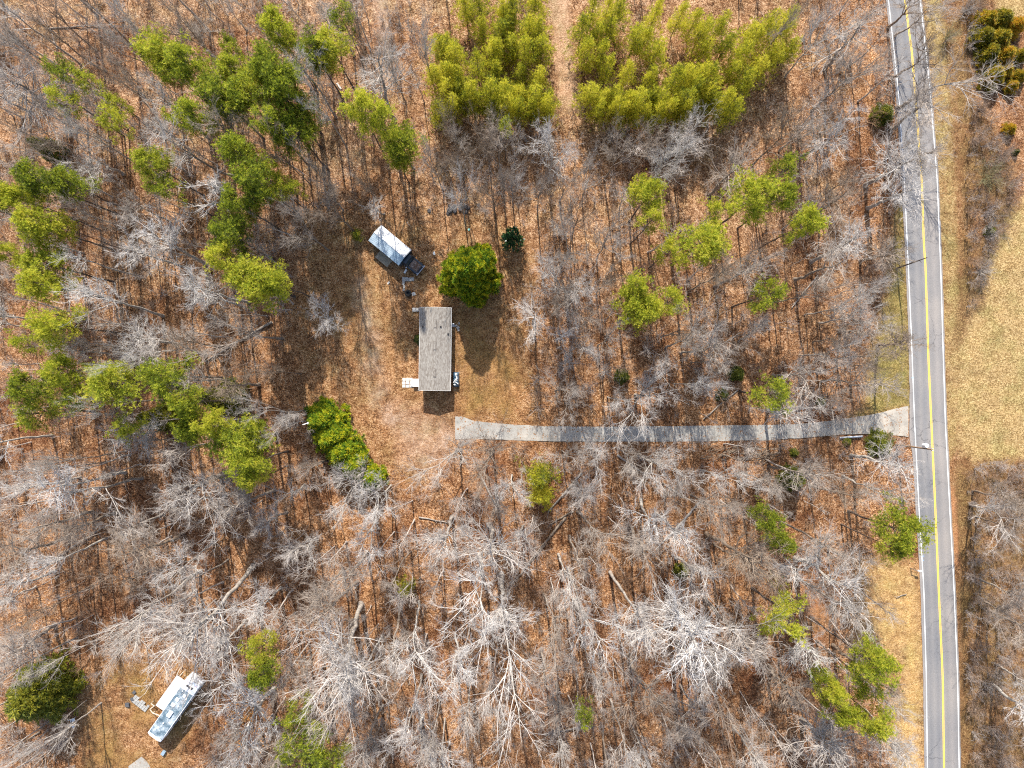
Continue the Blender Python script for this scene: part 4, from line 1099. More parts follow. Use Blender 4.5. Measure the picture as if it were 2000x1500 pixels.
# tall pines
for a in (
    (312, 103, 38, 'P', None, 'top left pines'), (362, 130, 40, 'P'), (352, 150, 26, 'F'),
    (130, 145, 30, 'F'), (172, 160, 22, 'F'), (128, 193, 25, 'F', None, 'thin far left pine'), (230, 205, 24, 'F'), (226, 245, 26, 'F'),
    (543, 55, 28, 'P'), (560, 92, 30, 'F'), (615, 102, 34, 'P'), (652, 98, 34, 'P', None, 'top pine pair'), (668, 45, 30, 'F'), (455, 95, 24, 'F'),
    (530, 132, 38, 'P'), (457, 147, 36, 'P'), (428, 185, 36, 'P'), (483, 195, 40, 'P', None, 'large pine cluster'), (512, 158, 34, 'P'), (555, 165, 38, 'P'), (566, 212, 42, 'P'),
    (527, 242, 32, 'P'), (582, 262, 40, 'P', None, 'lower pine cluster'), (380, 232, 34, 'P'), (352, 240, 22, 'F'),
    (466, 302, 35, 'P'), (502, 352, 38, 'P'), (522, 330, 30, 'F'), (465, 395, 34, 'P', None, 'open pine group'), (545, 362, 28, 'F'), (575, 370, 20, 'F'),
    (300, 322, 31, 'P', None, 'twin-crowned pine'), (326, 372, 30, 'F'),
    (82, 355, 36, 'P'), (140, 362, 32, 'P', None, 'dark left pine'), (12, 380, 28, 'P'), (45, 393, 25, 'P'), (80, 440, 35, 'P'), (128, 448, 24, 'F'), (8, 495, 20, 'P'),
    (95, 518, 42, 'P', None, 'left edge pine'), (88, 560, 34, 'P'), (112, 635, 38, 'P', None, 'hanging left pine'), (60, 665, 24, 'F'),
    (452, 463, 36, 'P', None, 'pine beside the shed'), (438, 503, 30, 'P'), (500, 550, 44, 'P', None, 'broad clearing pine'), (541, 552, 28, 'P'),
    (60, 752, 36, 'P'), (130, 722, 36, 'P'), (150, 775, 30, 'F'), (228, 752, 48, 'P', None, 'left pine row'), (330, 735, 44, 'P', None, 'right pine row'), (70, 812, 36, 'F'), (372, 785, 30, 'P'),
    (380, 835, 30, 'P'), (412, 828, 28, 'P'), (464, 862, 50, 'P', None, 'broad lower pine'), (485, 905, 36, 'P'), (490, 935, 24, 'F'),
    (702, 215, 34, 'P', None, 'split-crowned pine', 27), (742, 232, 28, 'P', None, None, 26), (785, 280, 34, 'P', None, 'round pine', 15.5), (776, 312, 24, 'P', None, None, 14.5),
    (1265, 383, 34, 'P', None, 'lone right pine'), (1268, 432, 26, 'F'),
    (1478, 383, 44, 'P', None, 'wide roadside pine'), (1524, 388, 28, 'P'), (1405, 410, 26, 'F'), (1535, 332, 30, 'F'), (1368, 475, 44, 'P', None, 'pale broad pine'), (1308, 490, 26, 'F'), (1570, 437, 32, 'P', None, 'small roadside pine'),
    (1240, 560, 28, 'P'), (1245, 605, 34, 'P', None, 'right pine pair'), (1270, 603, 20, 'P'), (1308, 585, 31, 'F'),
    (1500, 575, 36, 'F', None, 'thin middle pine'), (1510, 765, 36, 'F', None, 'soft driveway pine'),
    (1535, 1205, 48, 'F', None, 'dull verge pine'), (1768, 1040, 46, 'P', 'dark open-crowned evergreen pine hanging over the left edge of the road', 'road-hanging pine'), (1740, 1065, 26, 'F'),
    (1700, 1295, 38, 'P', None, 'lower roadside pine'), (1690, 1332, 28, 'F'), (1706, 1402, 30, 'P', None, 'lowest roadside pine'),
    (510, 1268, 30, 'F', None, 'slender motorhome pine'), (520, 1310, 28, 'P'), (588, 1455, 52, 'F', None, 'bottom edge pine'), (648, 1480, 36, 'F'), (575, 1385, 26, 'F'),
    (1143, 1388, 22, 'F', None, 'thin bottom pine'), (1620, 1345, 22, 'P'), (1638, 1385, 24, 'P', None, 'slanting pine strip'), (1600, 1315, 18, 'F'),
    (1500, 1013, 24, 'P', None, 'narrow fallen-trunk pine'), (1527, 1055, 24, 'P'),
    (985, 250, 14, 'F'), (250, 830, 26, 'F')):
    E(*a)
for a in ((1055, 930, 34, 'Y', 'feathery yellow-green young pine standing alone below the driveway', 'feathery young pine', 11), (1058, 968, 28, 'Y', 'lower of two feathery young pines below the driveway', None, 9),
          (790, 1150, 20, 'Y', 'small bright young pine alone among the lower bare trees', 'small bright young pine', 6),
          (1549, 935, 23, 'C', 'small olive cedar below the driveway bend', 'small olive cedar', 6), (1720, 866, 24, 'S', 'low yellow-green bush left of the utility pole', None, 2.2), (1552, 884, 8, 'S', 'tiny green bush just below the driveway bend', None, 1.0),
          (1655, 863, 8, 'S', 'tiny green bush below the metal pipe', None, 0.9), (435, 778, 34, 'C', 'dark olive cedar at the right end of the pine row', 'dark olive cedar', 12), (315, 815, 26, 'C', 'dark cedar under the middle of the pine row', None, 12),
          (78, 1352, 58, 'C', 'big dark cedar left of the motorhome', 'big dark cedar', 11), (818, 662, 9, 'S', 'small green bush against the left wall of the mobile home', None, 0.9),
          (697, 458, 13, 'N', 'small yellow-green sapling left of the metal shed', None, 2.5), (1440, 730, 14, 'S', 'small green bush among the trees above the driveway', None, 2.5), (1215, 735, 14, 'S', 'small dull green bush among twigs above the driveway middle', None, 3),
          (1412, 772, 12, 'S', 'small green bush left of the soft pine', None, 2.5), (1605, 785, 9, 'S', 'tiny dark green bush above the driveway mouth', None, 1.2), (1726, 222, 20, 'C', 'dark green cedar under bare branches at the road edge', 'dark roadside cedar', 3.5),
          (93, 290, 20, 'C', 'small dark cedar deep in the left woods', None, 8), (1332, 1115, 14, 'S', 'small green bush right of the fallen trunks', None, 3)):
    E(*a)
# bronzed cedars at the upper right
BR = 'bronzed cedars on the field edge'
for i, (x, y, r, lb) in enumerate(((1925, 40, 22, 'bronze-green cedar at the upper left corner of the field edge clump'), (1955, 38, 22, 'yellow-green cedar at the top of the field edge clump'), (1982, 52, 20, 'bronze-green cedar at the upper right corner of the field edge clump'),
                     (1918, 72, 22, 'bronze-green cedar on the left flank of the field edge clump'), (1950, 78, 24, 'large bronze cedar in the middle of the field edge clump'), (1930, 105, 22, 'orange-tinged cedar lower left in the field edge clump'),
                     (1960, 108, 22, 'orange-tinged cedar lower right in the field edge clump'), (1992, 108, 14, 'small cedar cut by the right edge beside the clump'), (1940, 148, 22, 'bronze cedar forming the lower tongue of the clump'),
                     (1962, 138, 16, 'small bronze cedar right of the lower tongue'), (1992, 148, 14, 'small dark green cedar below the clump at the right edge'), (1976, 168, 13, 'small orange cedar standing just below the clump'), (1972, 252, 12, 'small dark cedar in the brown brush right of the road'))):
    e = E(x, y, r, 'O', lb, 'bronzed cedar clump' if i == 4 else None); e['group'] = BR
for (x, y, r, lb) in ((1985, 297, 6, 'tiny olive cedar under the dark one in the brown brush'), (1936, 452, 10, 'tiny bright green bush in the brown strip right of the road')):
    E(x, y, r, 'S', lb, None, 1.4)
# young pine stand on both sides of the trail
YP = []
def yrow(n_, x0, y0, x1, y1, r, jit, kind='Y'):
    for i in range(n_):
        t = (i + 0.5) / n_
        YP.append((x0 + (x1-x0)*t + rt.uniform(-jit, jit), y0 + (y1-y0)*t + rt.uniform(-jit, jit), r*rt.uniform(0.8, 1.2), kind))
yrow(8, 858, 178, 1082, 190, 27, 6); yrow(8, 872, 202, 1075, 212, 22, 6); yrow(1, 855, 218, 858, 216, 22, 1)
yrow(4, 850, 140, 905, 150, 26, 8); yrow(4, 925, 130, 1060, 145, 26, 10); yrow(3, 845, 85, 890, 110, 28, 8); yrow(5, 940, 95, 1072, 100, 26, 10); yrow(5, 930, 50, 1070, 55, 26, 10); yrow(5, 890, 12, 1060, 15, 26, 10)
yrow(9, 1145, 190, 1350, 195, 27, 7); yrow(8, 1160, 216, 1345, 218, 22, 6)
yrow(3, 1120, 55, 1200, 65, 24, 8); yrow(2, 1130, 95, 1195, 110, 24, 6); yrow(3, 1170, 130, 1290, 150, 20, 8); yrow(3, 1240, 60, 1290, 110, 25, 10); yrow(3, 1140, 12, 1230, 18, 24, 8); yrow(3, 1270, 18, 1380, 40, 24, 8)
yrow(5, 1345, 170, 1435, 215, 24, 8); yrow(4, 1300, 150, 1400, 150, 26, 8)
for (x, y) in ((1372, 62), (1405, 50), (1375, 100), (1420, 88), (1450, 105), (1470, 70), (1500, 48), (1530, 55), (1545, 95), (1510, 105), (1480, 130), (1540, 35), (1430, 140), (1455, 160)):
    YP.append((x, y, 27*rt.uniform(0.85, 1.2), 'Y'))
for (x, y, r, k) in YP: E(x, y, r, k, None, None, rt.uniform(9, 13), tone=rt.uniform(0.2, 0.95))
LANDMARKS += [(970, 190, 'left young-pine front'), (1250, 200, 'right young-pine front'), (1460, 90, 'roadside young pines'), (960, 70, 'upper young pines')]

# magnolia : glossy broad leaves
def gen_magnolia():
    rg = np.random.default_rng(77)
    n_ = 130
    u = nrm(rg.normal(size=(n_, 3))); u[:, 2] = np.abs(u[:, 2])
    C = u * np.array([1.75, 1.75, 3.6]) * rg.uniform(0.4, 1.2, (n_, 1)) + np.array([0, 0, 0.9])
    nb = 14
    d = nrm(np.repeat(u, nb, 0) * 0.7 + 0.9 * rg.normal(size=(n_*nb, 3)) + np.array([0, 0, 0.35]))
    c = np.repeat(C, nb, 0) + 0.12 * rg.normal(size=(n_*nb, 3))
    s = nrm(np.cross(d, rg.normal(size=d.shape)))
    L = rg.uniform(0.34, 0.54, (n_*nb, 1)); w = L * 0.26
    v = np.stack([c, c + d*L*0.5 + s*w, c + d*L, c + d*L*0.5 - s*w], 1).reshape(-1, 3)
    q = np.arange(len(v)).reshape(-1, 4)
    ag = np.repeat(np.clip(rg.normal(0.45, 0.25, n_*nb), 0, 1), 4)
    zz = np.linspace(0, 1, 6)
    tr = np.stack([0*zz, 0*zz, zz*4.0 - 0.2], 1)[None]; trr = (0.1*(1-0.8*zz))[None]
    P1, R1 = spawn(rg, tr, trr, 24, 0.15, 0.95, 1.0, 0.2, 0.4, 4, 0.1, 0.08, 0.03, 0.3, 0.4)
    tv, tq = join_tubes([(tr, trr, 7), (P1, R1, 4)])
    return mesh_np('magnolia_trunk', tv, tq, None, M['bark'], True), mesh_np('magnolia_crown', v, q, None, M['glossy'], False, {'leaf_age': ag})
mt, mc = gen_magnolia()
x, y = W(1001, 466, 2.5)
mg = empty('magnolia_tree', (x, y, 0)); tag(mg, 'small glossy dark green magnolia upper right of the round conifer', 'magnolia')
link('trunk', mt, mg)['tone'] = 0.3; link('crown', mc, mg)['tone'] = 0.5
LANDMARKS.append((1001, 466, 'small magnolia'))

# ---- bare hardwoods
BT = []
def bare(bx, by, h, rc, style, tone, lean=(0, 0), cx=None, cy=None, label=None):
    """bx, by base in world metres, rc crown radius (m)"""
    var = BARE[style][rt.randrange(len(BARE[style]))]
    e = put('bare_tree', var, bx, by, rc / var['rad'], h / var['h'], rt.uniform(0, 6.28), tone, lean)
    if cx is None:
        k = 1 / (S * (1 - 0.75*h/H)); cx, cy = 1000 + (bx + lean[0]*h*0.75)*k, 750 - (by + lean[1]*h*0.75)*k
    BT.append(dict(o=e, x=cx, y=cy, bpx=1000 + bx/S, bpy=750 - by/S, h=h, rc=rc, style=style, tone=tone, label=label, bag='bare tree', cat='tree', kind='bare'))
def by_crown(cx, cy, r, style='spread', h=None, tone=None, label=None):
    h = h or min(30, 17 + r * 0.21) * rt.uniform(0.93, 1.07)
    x, y = W(cx, cy, 0.74 * h)
    bare(x, y, h, 1.18 * r * S * (1 - 0.75*h/H), style, rt.random() if tone is None else tone, (0, 0), cx, cy, label)
def by_base(bx, by, tx, ty, rc=None, style='forest', tone=None, label=None):
    rb, rtp = math.hypot(bx-1000, by-750), math.hypot(tx-1000, ty-750)
    rp = rc or 40
    h = H * (1 - rb / max(rb + 30, rtp - rp * 0.25))
    h = min(36, max(17, h))
    x, y = W(bx, by); x2, y2 = W(tx, ty, h)
    # stop short of the tip by part of the crown radius
    d = math.hypot(tx-bx, ty-by); f = max(0.4, 1 - 0.25*rp/max(d, 1))
    lx, ly = (1000 + (tx-1000)), ty
    tx2, ty2 = bx + (tx-bx)*f, by + (ty-by)*f
    x2, y2 = W(tx2, ty2, h)
    le = Vector((x2-x, y2-y)) / h
    if le.length > 0.16: le *= 0.16 / le.length
    bare(x, y, h, (1.38 if rp >= 58 else 1.22) * rp * S * (1 - 0.75*h/H), style, rt.random() if tone is None else tone, (le.x, le.y), None, None, label)

by_crown(627, 616, 36, 'spread', 9.5, 0.95, 'lone whitish bare tree standing in the left part of the clearing')
LANDMARKS.append((627, 616, 'lone whitish tree'))
by_crown(1045, 622, 38, 'slim', 13, 0.6, 'slim bare tree on the right edge of the lawn with a long thin shadow')
by_crown(480, 1415, 88, 'spread', 17, 0.98, 'big white-limbed bare tree spreading right beside the motorhome')
LANDMARKS.append((480, 1415, 'big white tree'))
by_crown(890, 893, 74, 'spread', 15, 0.55, 'wide bare tree just below the end of the driveway')
by_crown(1275, 775, 78, 'spread', 20, 0.8, 'wide pale bare tree reaching over the upper edge of the driveway')
by_base(1552, 1090, 1705, 1165, 78, 'fork', 0.8, 'big forked bare tree leaning towards the sandy verge')
LANDMARKS.append((1640, 1140, 'big forked tree'))
by_base(979, 1120, 1045, 1480, 84, 'fork', 0.75, 'tallest fan-shaped bare tree at the bottom middle')
by_base(770, 232, 730, 85, 56, 'forest', 0.55, 'tall broad bare tree left of the upper young pines')
LANDMARKS.append((735, 140, 'tall broad bare tree'))
by_base(1752, 212, 1900, 110, 62, 'fork', 0.45, 'bare tree throwing its long branches right across the road')
LANDMARKS.append((1820, 160, 'road-crossing tree'))
by_base(1717, 1427, 1805, 1495, 45, 'fork', 0.7, 'bare tree with a thick pale trunk at the lower road edge')
by_base(1662, 890, 1795, 922, 40, 'forest', 0.75, 'upper of the bare trees leaning over the road below the utility pole')
by_base(1647, 930, 1775, 985, 45, 'fork', 0.7, 'lower twin-stemmed bare tree leaning to the road below the utility pole')
by_crown(1335, 262, 46, 'spread', 18, 0.97, 'whitest bare tree just below the right young pines')
by_crown(434, 935, 20, 'slim', 14, .6)
by_crown(738, 400, 22, 'slim', 8, .7)
for a in ((392,1115,115,1325,60),(495,1105,300,1310,70),(108,1220,-25,1300,50),(70,1145,-30,1190,40),(135,1047,-10,1088,45),(108,1113,-10,1118,35),(355,1043,215,1095,50),(420,1057,290,1155,45),(300,1110,185,1165,40),(697,1138,590,1215,50),(690,1215,640,1420,75),
          (705,1180,680,1405,70),(937,1083,942,1215,62),(1091,1083,1130,1190,50),(1122,1171,1205,1310,62),(1061,1160,1112,1290,45),(1192,1118,1300,1300,45),(1227,1280,1305,1460,62),(1305,1153,1410,1320,70),(783,1180,758,1310,40),(818,1175,785,1380,50),(890,1240,902,1330,34),(891,1272,860,1430,40),(745,1412,718,1500,30),(825,1400,830,1500,60),
          (883,1010,858,1090,45),(737,1012,688,1100,42),(955,1025,982,1110,60),(1128,1000,1225,1100,50),(1231,1028,1282,1105,40),(1252,975,1302,1035,40),(1377,1171,1485,1300,50),(1356,1270,1455,1410,62),(1380,1042,1525,1135,55),(1395,1062,1480,1110,45),(1320,1090,1405,1150,36),(1566,1405,1645,1480,55),(1500,1300,1590,1410,60),
          (1328,1339,1395,1440,45),(1318,1378,1365,1480,45),(1510,1213,1625,1300,36),(1916,1130,2010,1185,40),(1912,1167,2005,1230,40),(1930,1190,2000,1240,34),(1944,1297,2010,1350,40),(1937,1335,2005,1400,40),(1895,985,2000,1012,44),(1900,960,2010,975,40),(1905,1010,2010,1050,36),
          (1510,732,1645,736,46),(1566,772,1695,778,30),(1640,645,1705,672,48),(1600,630,1735,602,38),(1552,545,1665,508,40),(1395,560,1495,512,40),(1342,570,1475,502,40),(1330,690,1455,680,48),(1713,675,1795,665,36),(1300,680,1405,630,38),(1500,800,1565,818,48),
          (1735,55,1795,5,44),(1742,150,1862,78,52),(1738,252,1850,185,50),(1728,312,1822,252,42),(1690,362,1805,300,46),(1748,70,1850,5,42),(1745,330,1835,290,36),(1560,310,1645,248,42),(1385,380,1475,308,48),(1600,410,1685,372,48),(1695,406,1805,360,40),(1583,512,1695,460,40),(1680,510,1775,480,34),(1610,135,1655,75,40),
          (458,343,285,228,40),(370,340,270,275,35),(400,515,265,440,44),(332,434,205,372,36),(240,340,130,290,50),(420,112,345,15,40),(551,660,395,655,50),(486,590,345,548,36),(521,618,440,600,24),(470,596,295,545,36),(402,695,262,640,50),(455,743,330,742,30),(245,881,-10,920,30),(325,834,195,872,46),(318,617,125,552,36),(245,923,55,962,40),(157,933,-10,955,36),
          (535,958,425,1003,40),(434,926,290,995,66),(595,947,535,990,34),(130,208,20,178,66),(60,640,-20,625,30),(210,690,60,672,34),(180,1000,20,1035,44),(230,1000,120,1040,40),(560,1000,470,1045,40),(620,1050,540,1100,42),(640,900,560,915,30)):
    by_base(*a, style=rt.choice(['forest', 'forest', 'fork', 'fork', 'slim']) if a[4] < 45 else rt.choice(['forest', 'fork', 'fork']))
for a in ((888,273,46),(950,260,40),(890,372,42),(962,360,36),(1002,342,34),(1060,355,42),(1086,280,44),(1217,270,55),(1310,300,40),(1006,260,22),(695,335,30),(1115,470,54),(1195,460,42),(1100,548,58),(1133,598,50),(1133,672,40),(1100,765,42),(1120,792,34),(1222,780,34),(955,905,54),(1115,905,42),(1300,920,54),(1175,893,38),
          (515,727,36),(525,812,44),(665,965,50),(612,195,44),(595,315,32),(632,395,40),(575,440,40),(225,140,42),(1160,330,34),(840,300,34),(1140,405,36),(1000,960,34),(720,985,40),(1350,980,50),(1440,950,44),(1420,1010,40),(1250,900,40),(1560,240,44),(1690,120,44),(1640,30,40),(1560,20,36),(1200,660,40),(1350,640,40),(1610,560,44),(1680,590,38),(1410,700,38),(1195,540,36),(820,60,40),(700,60,36),(755,100,40),
          (330,20,44),(240,60,36),(500,30,34),(40,250,40),(60,1480,40)):
    by_crown(*a)

M['olive_twig'] = plain('olive_grey_scrub_twigs', (0.28, 0.25, 0.13), 0.9, 0.3, 0.4)
M['grey_twig'] = plain('grey_scrub_twigs', (0.40, 0.36, 0.32), 0.9, 0.3, 0.4)
def scrub(x, y, r, mat, label):
    rg = np.random.default_rng(int(x + y))
    n_ = 26; Rr = r * S
    az = rg.uniform(0, 6.28, n_); L_ = rg.uniform(0.7, 1.1, n_) * Rr * 1.15; ti = rg.uniform(0.15, 1.05, n_)
    f = np.linspace(0, 1, 5)[None, :]
    P = np.stack([np.cos(az)[:, None]*np.sin(ti)[:, None]*L_[:, None]*f, np.sin(az)[:, None]*np.sin(ti)[:, None]*L_[:, None]*f, np.cos(ti)[:, None]*L_[:, None]*f - 0.05], -1) + rg.normal(0, 0.05, (n_, 5, 3)) * f[..., None]
    rd = np.linspace(0.035, 0.012, 5)[None].repeat(n_, 0)
    P2, R2 = spawn(rg, P, rd, 6, 0.2, 1.0, 0.6, 0.2, 0.5, 3, 0.05, 0.12, 0.016, 0.6, 0.3)
    P3, R3 = spawn(rg, P2, R2, 4, 0.15, 1.0, 0.6, 0.2, 0.55, 2, 0.05, 0.12, 0.012, 0.6, 0.3)
    v, q = join_tubes([(P, rd, 4), (P2, R2, 3), (P3, R3, 3)])
    wx, wy = W(x, y, Rr * 0.5)
    tag(link('bare_bush', mesh_np('bare_bush', v, q, None, mat, True), None, (wx, wy, 0)), label, 'bush', 'bare bushes beyond the road')
for a in ((1935, 345, 40, M['olive_twig'], 'big olive-grey bare bush at the field edge right of the road'), (1855, 68, 24, M['olive_twig'], 'olive bare bush close to the right road edge near the top'), (1890, 18, 20, M['grey_twig'], 'dark bare bush touching the upper left of the bronzed cedar clump'),
          (1935, 440, 20, M['grey_twig'], 'grey bare bush by the tiny bright green bush in the brown strip'), (1922, 528, 26, M['grey_twig'], 'grey bare bush at the pointed lower end of the brown strip'), (1965, 300, 26, M['brush'], 'brown bare bush just above the big olive-grey one'), (1915, 215, 22, M['brush'], 'brown bare bush below the bronzed cedar clump')):
    scrub(*a)
# last dead leaves still hanging in the big white tree
for t in BT:
    if t.get('label', '') and 'beside the motorhome' in t['label']:
        rg = np.random.default_rng(4)
        var_c = t['o'].children[1].data
        co = np.empty(len(var_c.vertices)*3, dtype=np.float32); var_c.vertices.foreach_get('co', co); co = co.reshape(-1, 3)
        cs = co[rg.choice(len(co), 60, False)]; cs = cs[np.argsort(cs[:, 0])][:42]
        c, d, a = clumps(rg, cs, nrm(rg.normal(size=cs.shape)), 5, 0.28, np.full(len(cs), 0.5))
        v, q, ag = bursts(rg, c, d, 4, 0.22, 0.06, 0.9, a)
        lv = link('dead_leaves', mesh_np('dead_leaves', v, q, None, plain('orange_dead_leaves', (0.48, 0.22, 0.06), 0.8, 0.3, 2.0), False), t['o']); lv.scale = t['o'].children[1].scale; lv['kind'] = 'stuff'
# snag : bare dead pole leaning over the road
x, y = W(1752, 524); x2, y2 = W(1811, 503, 9.0)
sn = empty('dead_snag', (x, y, 0)); tag(sn, 'dark branchless dead trunk pointing out over the road to the yellow line', 'dead tree')
MB().tube((0,0,-0.2), (x2-x, y2-y, 9.0), 0.16, 0.07, 8).build('trunk', M['pine_bark'], sn)
for (t, dx_, dy_) in ((0.45, 0.4, 0.5), (0.6, -0.3, 0.6), (0.75, 0.3, -0.5)):
    p = Vector(((x2-x)*t, (y2-y)*t, 9*t)); MB().tube(p, p + Vector((dx_, dy_, 0.3)), 0.05, 0.02, 5).build('stub', M['pine_bark'], sn)

# fill the rest of the wood
YOUNG_AREA = [(800,-60),(1090,-60),(1085,225),(850,240),(820,130)]
YOUNG_AREA2 = [(1105,-60),(1330,-60),(1440,0),(1570,20),(1560,150),(1440,240),(1130,240)]
HOLES = [CLEARING, RV_YARD, VERGE_L, SANDY, YOUNG_AREA, YOUNG_AREA2, DRIVE_TOP + DRIVE_BOT[::-1]]
ROADSIDE = [(1712,-300),(1735,0),(1760,300),(1755,540),(1690,690),(1660,815),(1770,800),(1770,860),(1640,900),(1700,1000),(1680,1120),(1700,1250),(1690,1380),(1750,1500),(1750,1700),(3000,1700),(3000,-300)]
def wooded(x, y):
    if any(bool(inside(np.array(x), np.array(y), p)) for p in HOLES): return False
    if bool(inside(np.array(x), np.array(y), ROADSIDE)): return False
    if abs(x - 1095) < 26 and y < 215: return False
    return True
def keeps_clear(cx, cy, r):
    """a filler's crown must not hide what the photo shows open"""
    for a in np.linspace(0, 6.28, 9)[:-1]:
        x, y = cx + r*math.cos(a), cy + r*math.sin(a)
        if bool(inside(np.array(x), np.array(y), CLEARING)) or (889 < x < 1774 and ytop(x) < y < ybot(x)): return False
        if bool(inside(np.array(x), np.array(y), RV_YARD)): return False
        if y < 230 and 830 < x < 1440: return False
        if x > float(xat(ROAD_L, min(max(y, -140), 1640))) + 4: return False
    return True
def shades_open(x, y, h):
    for f in (0.55, 0.75, 0.95):
        L_ = h * f / math.tan(R(SUN_EL)) / S
        sx, sy = x + L_*math.sin(R(-SUN_AZ)), y + L_*math.cos(R(SUN_AZ))
        if math.hypot(sx-765, sy-480) < 62 or (800 < sx < 900 and 580 < sy < 780) or math.hypot(sx-918, sy-545) < 70: return True
    return False
occ = [(t['bpx'], t['bpy']) for t in BT] + [(t['bpx'], t['bpy']) for t in TREES]
evc = [(t['x'], t['y'], t['r']) for t in TREES if t['kind'] in 'PFGBC']
tries = 0
while len(BT) < 300 and tries < 16000:
    tries += 1
    x, y = rt.uniform(-20, 1760), rt.uniform(-10, 1500)
    if (x > 760 or y > 720) and rt.random() < 0.45: continue
    if not wooded(x, y): continue
    mind = 30 if tries < 5000 else 24
    if any((x-a)**2 + (y-b)**2 < mind*mind for a, b in occ): continue
    h = rt.choice([rt.uniform(12, 18), rt.uniform(18, 26), rt.uniform(20, 30)])
    if shades_open(x, y, h): continue
    k = 1 / (1 - 0.74*h/H)
    cx, cy = 1000 + (x-1000)*k, 750 + (y-750)*k
    if not (-60 < cx < 2060 and -60 < cy < 1560): continue
    r = rt.uniform(26, 46) * (0.75 if h < 14 else 1)
    if not keeps_clear(cx, cy, r*0.9): continue
    if any((cx-a)**2 + (cy-b)**2 < (c*0.8)**2 for a, b, c in evc): continue
    occ.append((x, y))
    wx, wy = W(x, y)
    bare(wx, wy, h, r * S / k, rt.choice(['slim', 'forest', 'forest', 'fork', 'spread']) if h > 14 else rt.choice(['slim', 'fork', 'spread']), rt.random() ** 1.1, (rt.uniform(-.04, .04), rt.uniform(-.04, .04)), cx, cy)

# labels for every tree that has none: looks, then where it stands from something one can find
def octant(dx, dy):
    a = math.degrees(math.atan2(-dy, dx)) % 360
    return ['right of', 'to the upper right of', 'above', 'to the upper left of', 'left of', 'to the lower left of', 'below', 'to the lower right of'][int((a + 22.5) // 45) % 8]
slots = {}
for t in TREES + BT:
    if t.get('label'): continue
    best = min(((t['x']-a)**2 + (t['y']-b)**2, i) for i, (a, b, _) in enumerate(LANDMARKS))
    li = best[1]; a, b, nm = LANDMARKS[li]
    t['d'] = best[0]
    oc = 'forming' if best[0] < 4 else octant(t['x']-a, t['y']-b)
    t['key'] = (t['bag'], li, oc)
    slots.setdefault(t['key'], []).append(t)
for key, ts in slots.items():
    ts.sort(key=lambda t: t['d'])
    nm = LANDMARKS[key[1]][2]
    for i, t in enumerate(ts):
        if t['kind'] == 'bare':
            look = ('tall' if t['h'] > 21 else 'low' if t['h'] < 13 else 'mid-height') + ' ' + ('whitish' if t['tone'] > 0.75 else 'grey' if t['tone'] > 0.3 else 'tan') + ' bare tree'
        elif t['kind'] in 'PF':
            look = ('broad' if t['r'] > 34 else 'small' if t['r'] < 27 else 'mid-sized') + ' ' + ('thin-crowned' if t['kind'] == 'F' else 'yellow-green' if t['tone'] > 0.5 else 'green') + ' pine'
        else:
            look = ('light' if t['tone'] > 0.55 else 'dull') + ' green young pine'
        if key[2] == 'forming': t['label'] = f'{look} that is the {nm}'
        else: t['label'] = f'{look}, {ORD[min(i, 11)]} {key[2]} the {nm}'
for t in TREES + BT:
    g = {'bare': 'bare trees in the winter wood', 'P': 'pines in the wood', 'F': 'pines in the wood', 'Y': 'young pines', 'N': 'young pines'}.get(t['kind'])
    tag(t['o'], t['label'], t['cat'], t['o'].get('group') or g)

# ------------------------------------------------------------------ ground cover and far wood (nobody could count these)
def shrub_variants():
    out = []
    for sd in range(6):
        rg = np.random.default_rng(900 + sd)
        n_ = 7
        base = np.zeros((n_, 4, 3)); az = rg.uniform(0, 6.28, n_); tilt = rg.uniform(0.1, 0.6, n_); L = rg.uniform(1.2, 2.6, n_)
        for j in range(4):
            f = j / 3
            base[:, j, 0] = np.cos(az)*np.sin(tilt)*L*f + rg.normal(0, .05, n_); base[:, j, 1] = np.sin(az)*np.sin(tilt)*L*f + rg.normal(0, .05, n_); base[:, j, 2] = np.cos(tilt)*L*f - 0.05
        rd = np.linspace(0.022, 0.009, 4)[None].repeat(n_, 0)
        P2, R2 = spawn(rg, base, rd, 5, 0.25, 1.0, 0.7, 0.2, 0.5, 2, 0.05, 0.1, 0.014, 0.6, 0.3)
        P3, R3 = spawn(rg, P2, R2, 3, 0.2, 1.0, 0.7, 0.2, 0.5, 2, 0.05, 0.1, 0.011, 0.6, 0.3)
        out.append(join_tubes([(base, rd, 3), (P2, R2, 3), (P3, R3, 3)]))
    return out
SHV = shrub_variants()
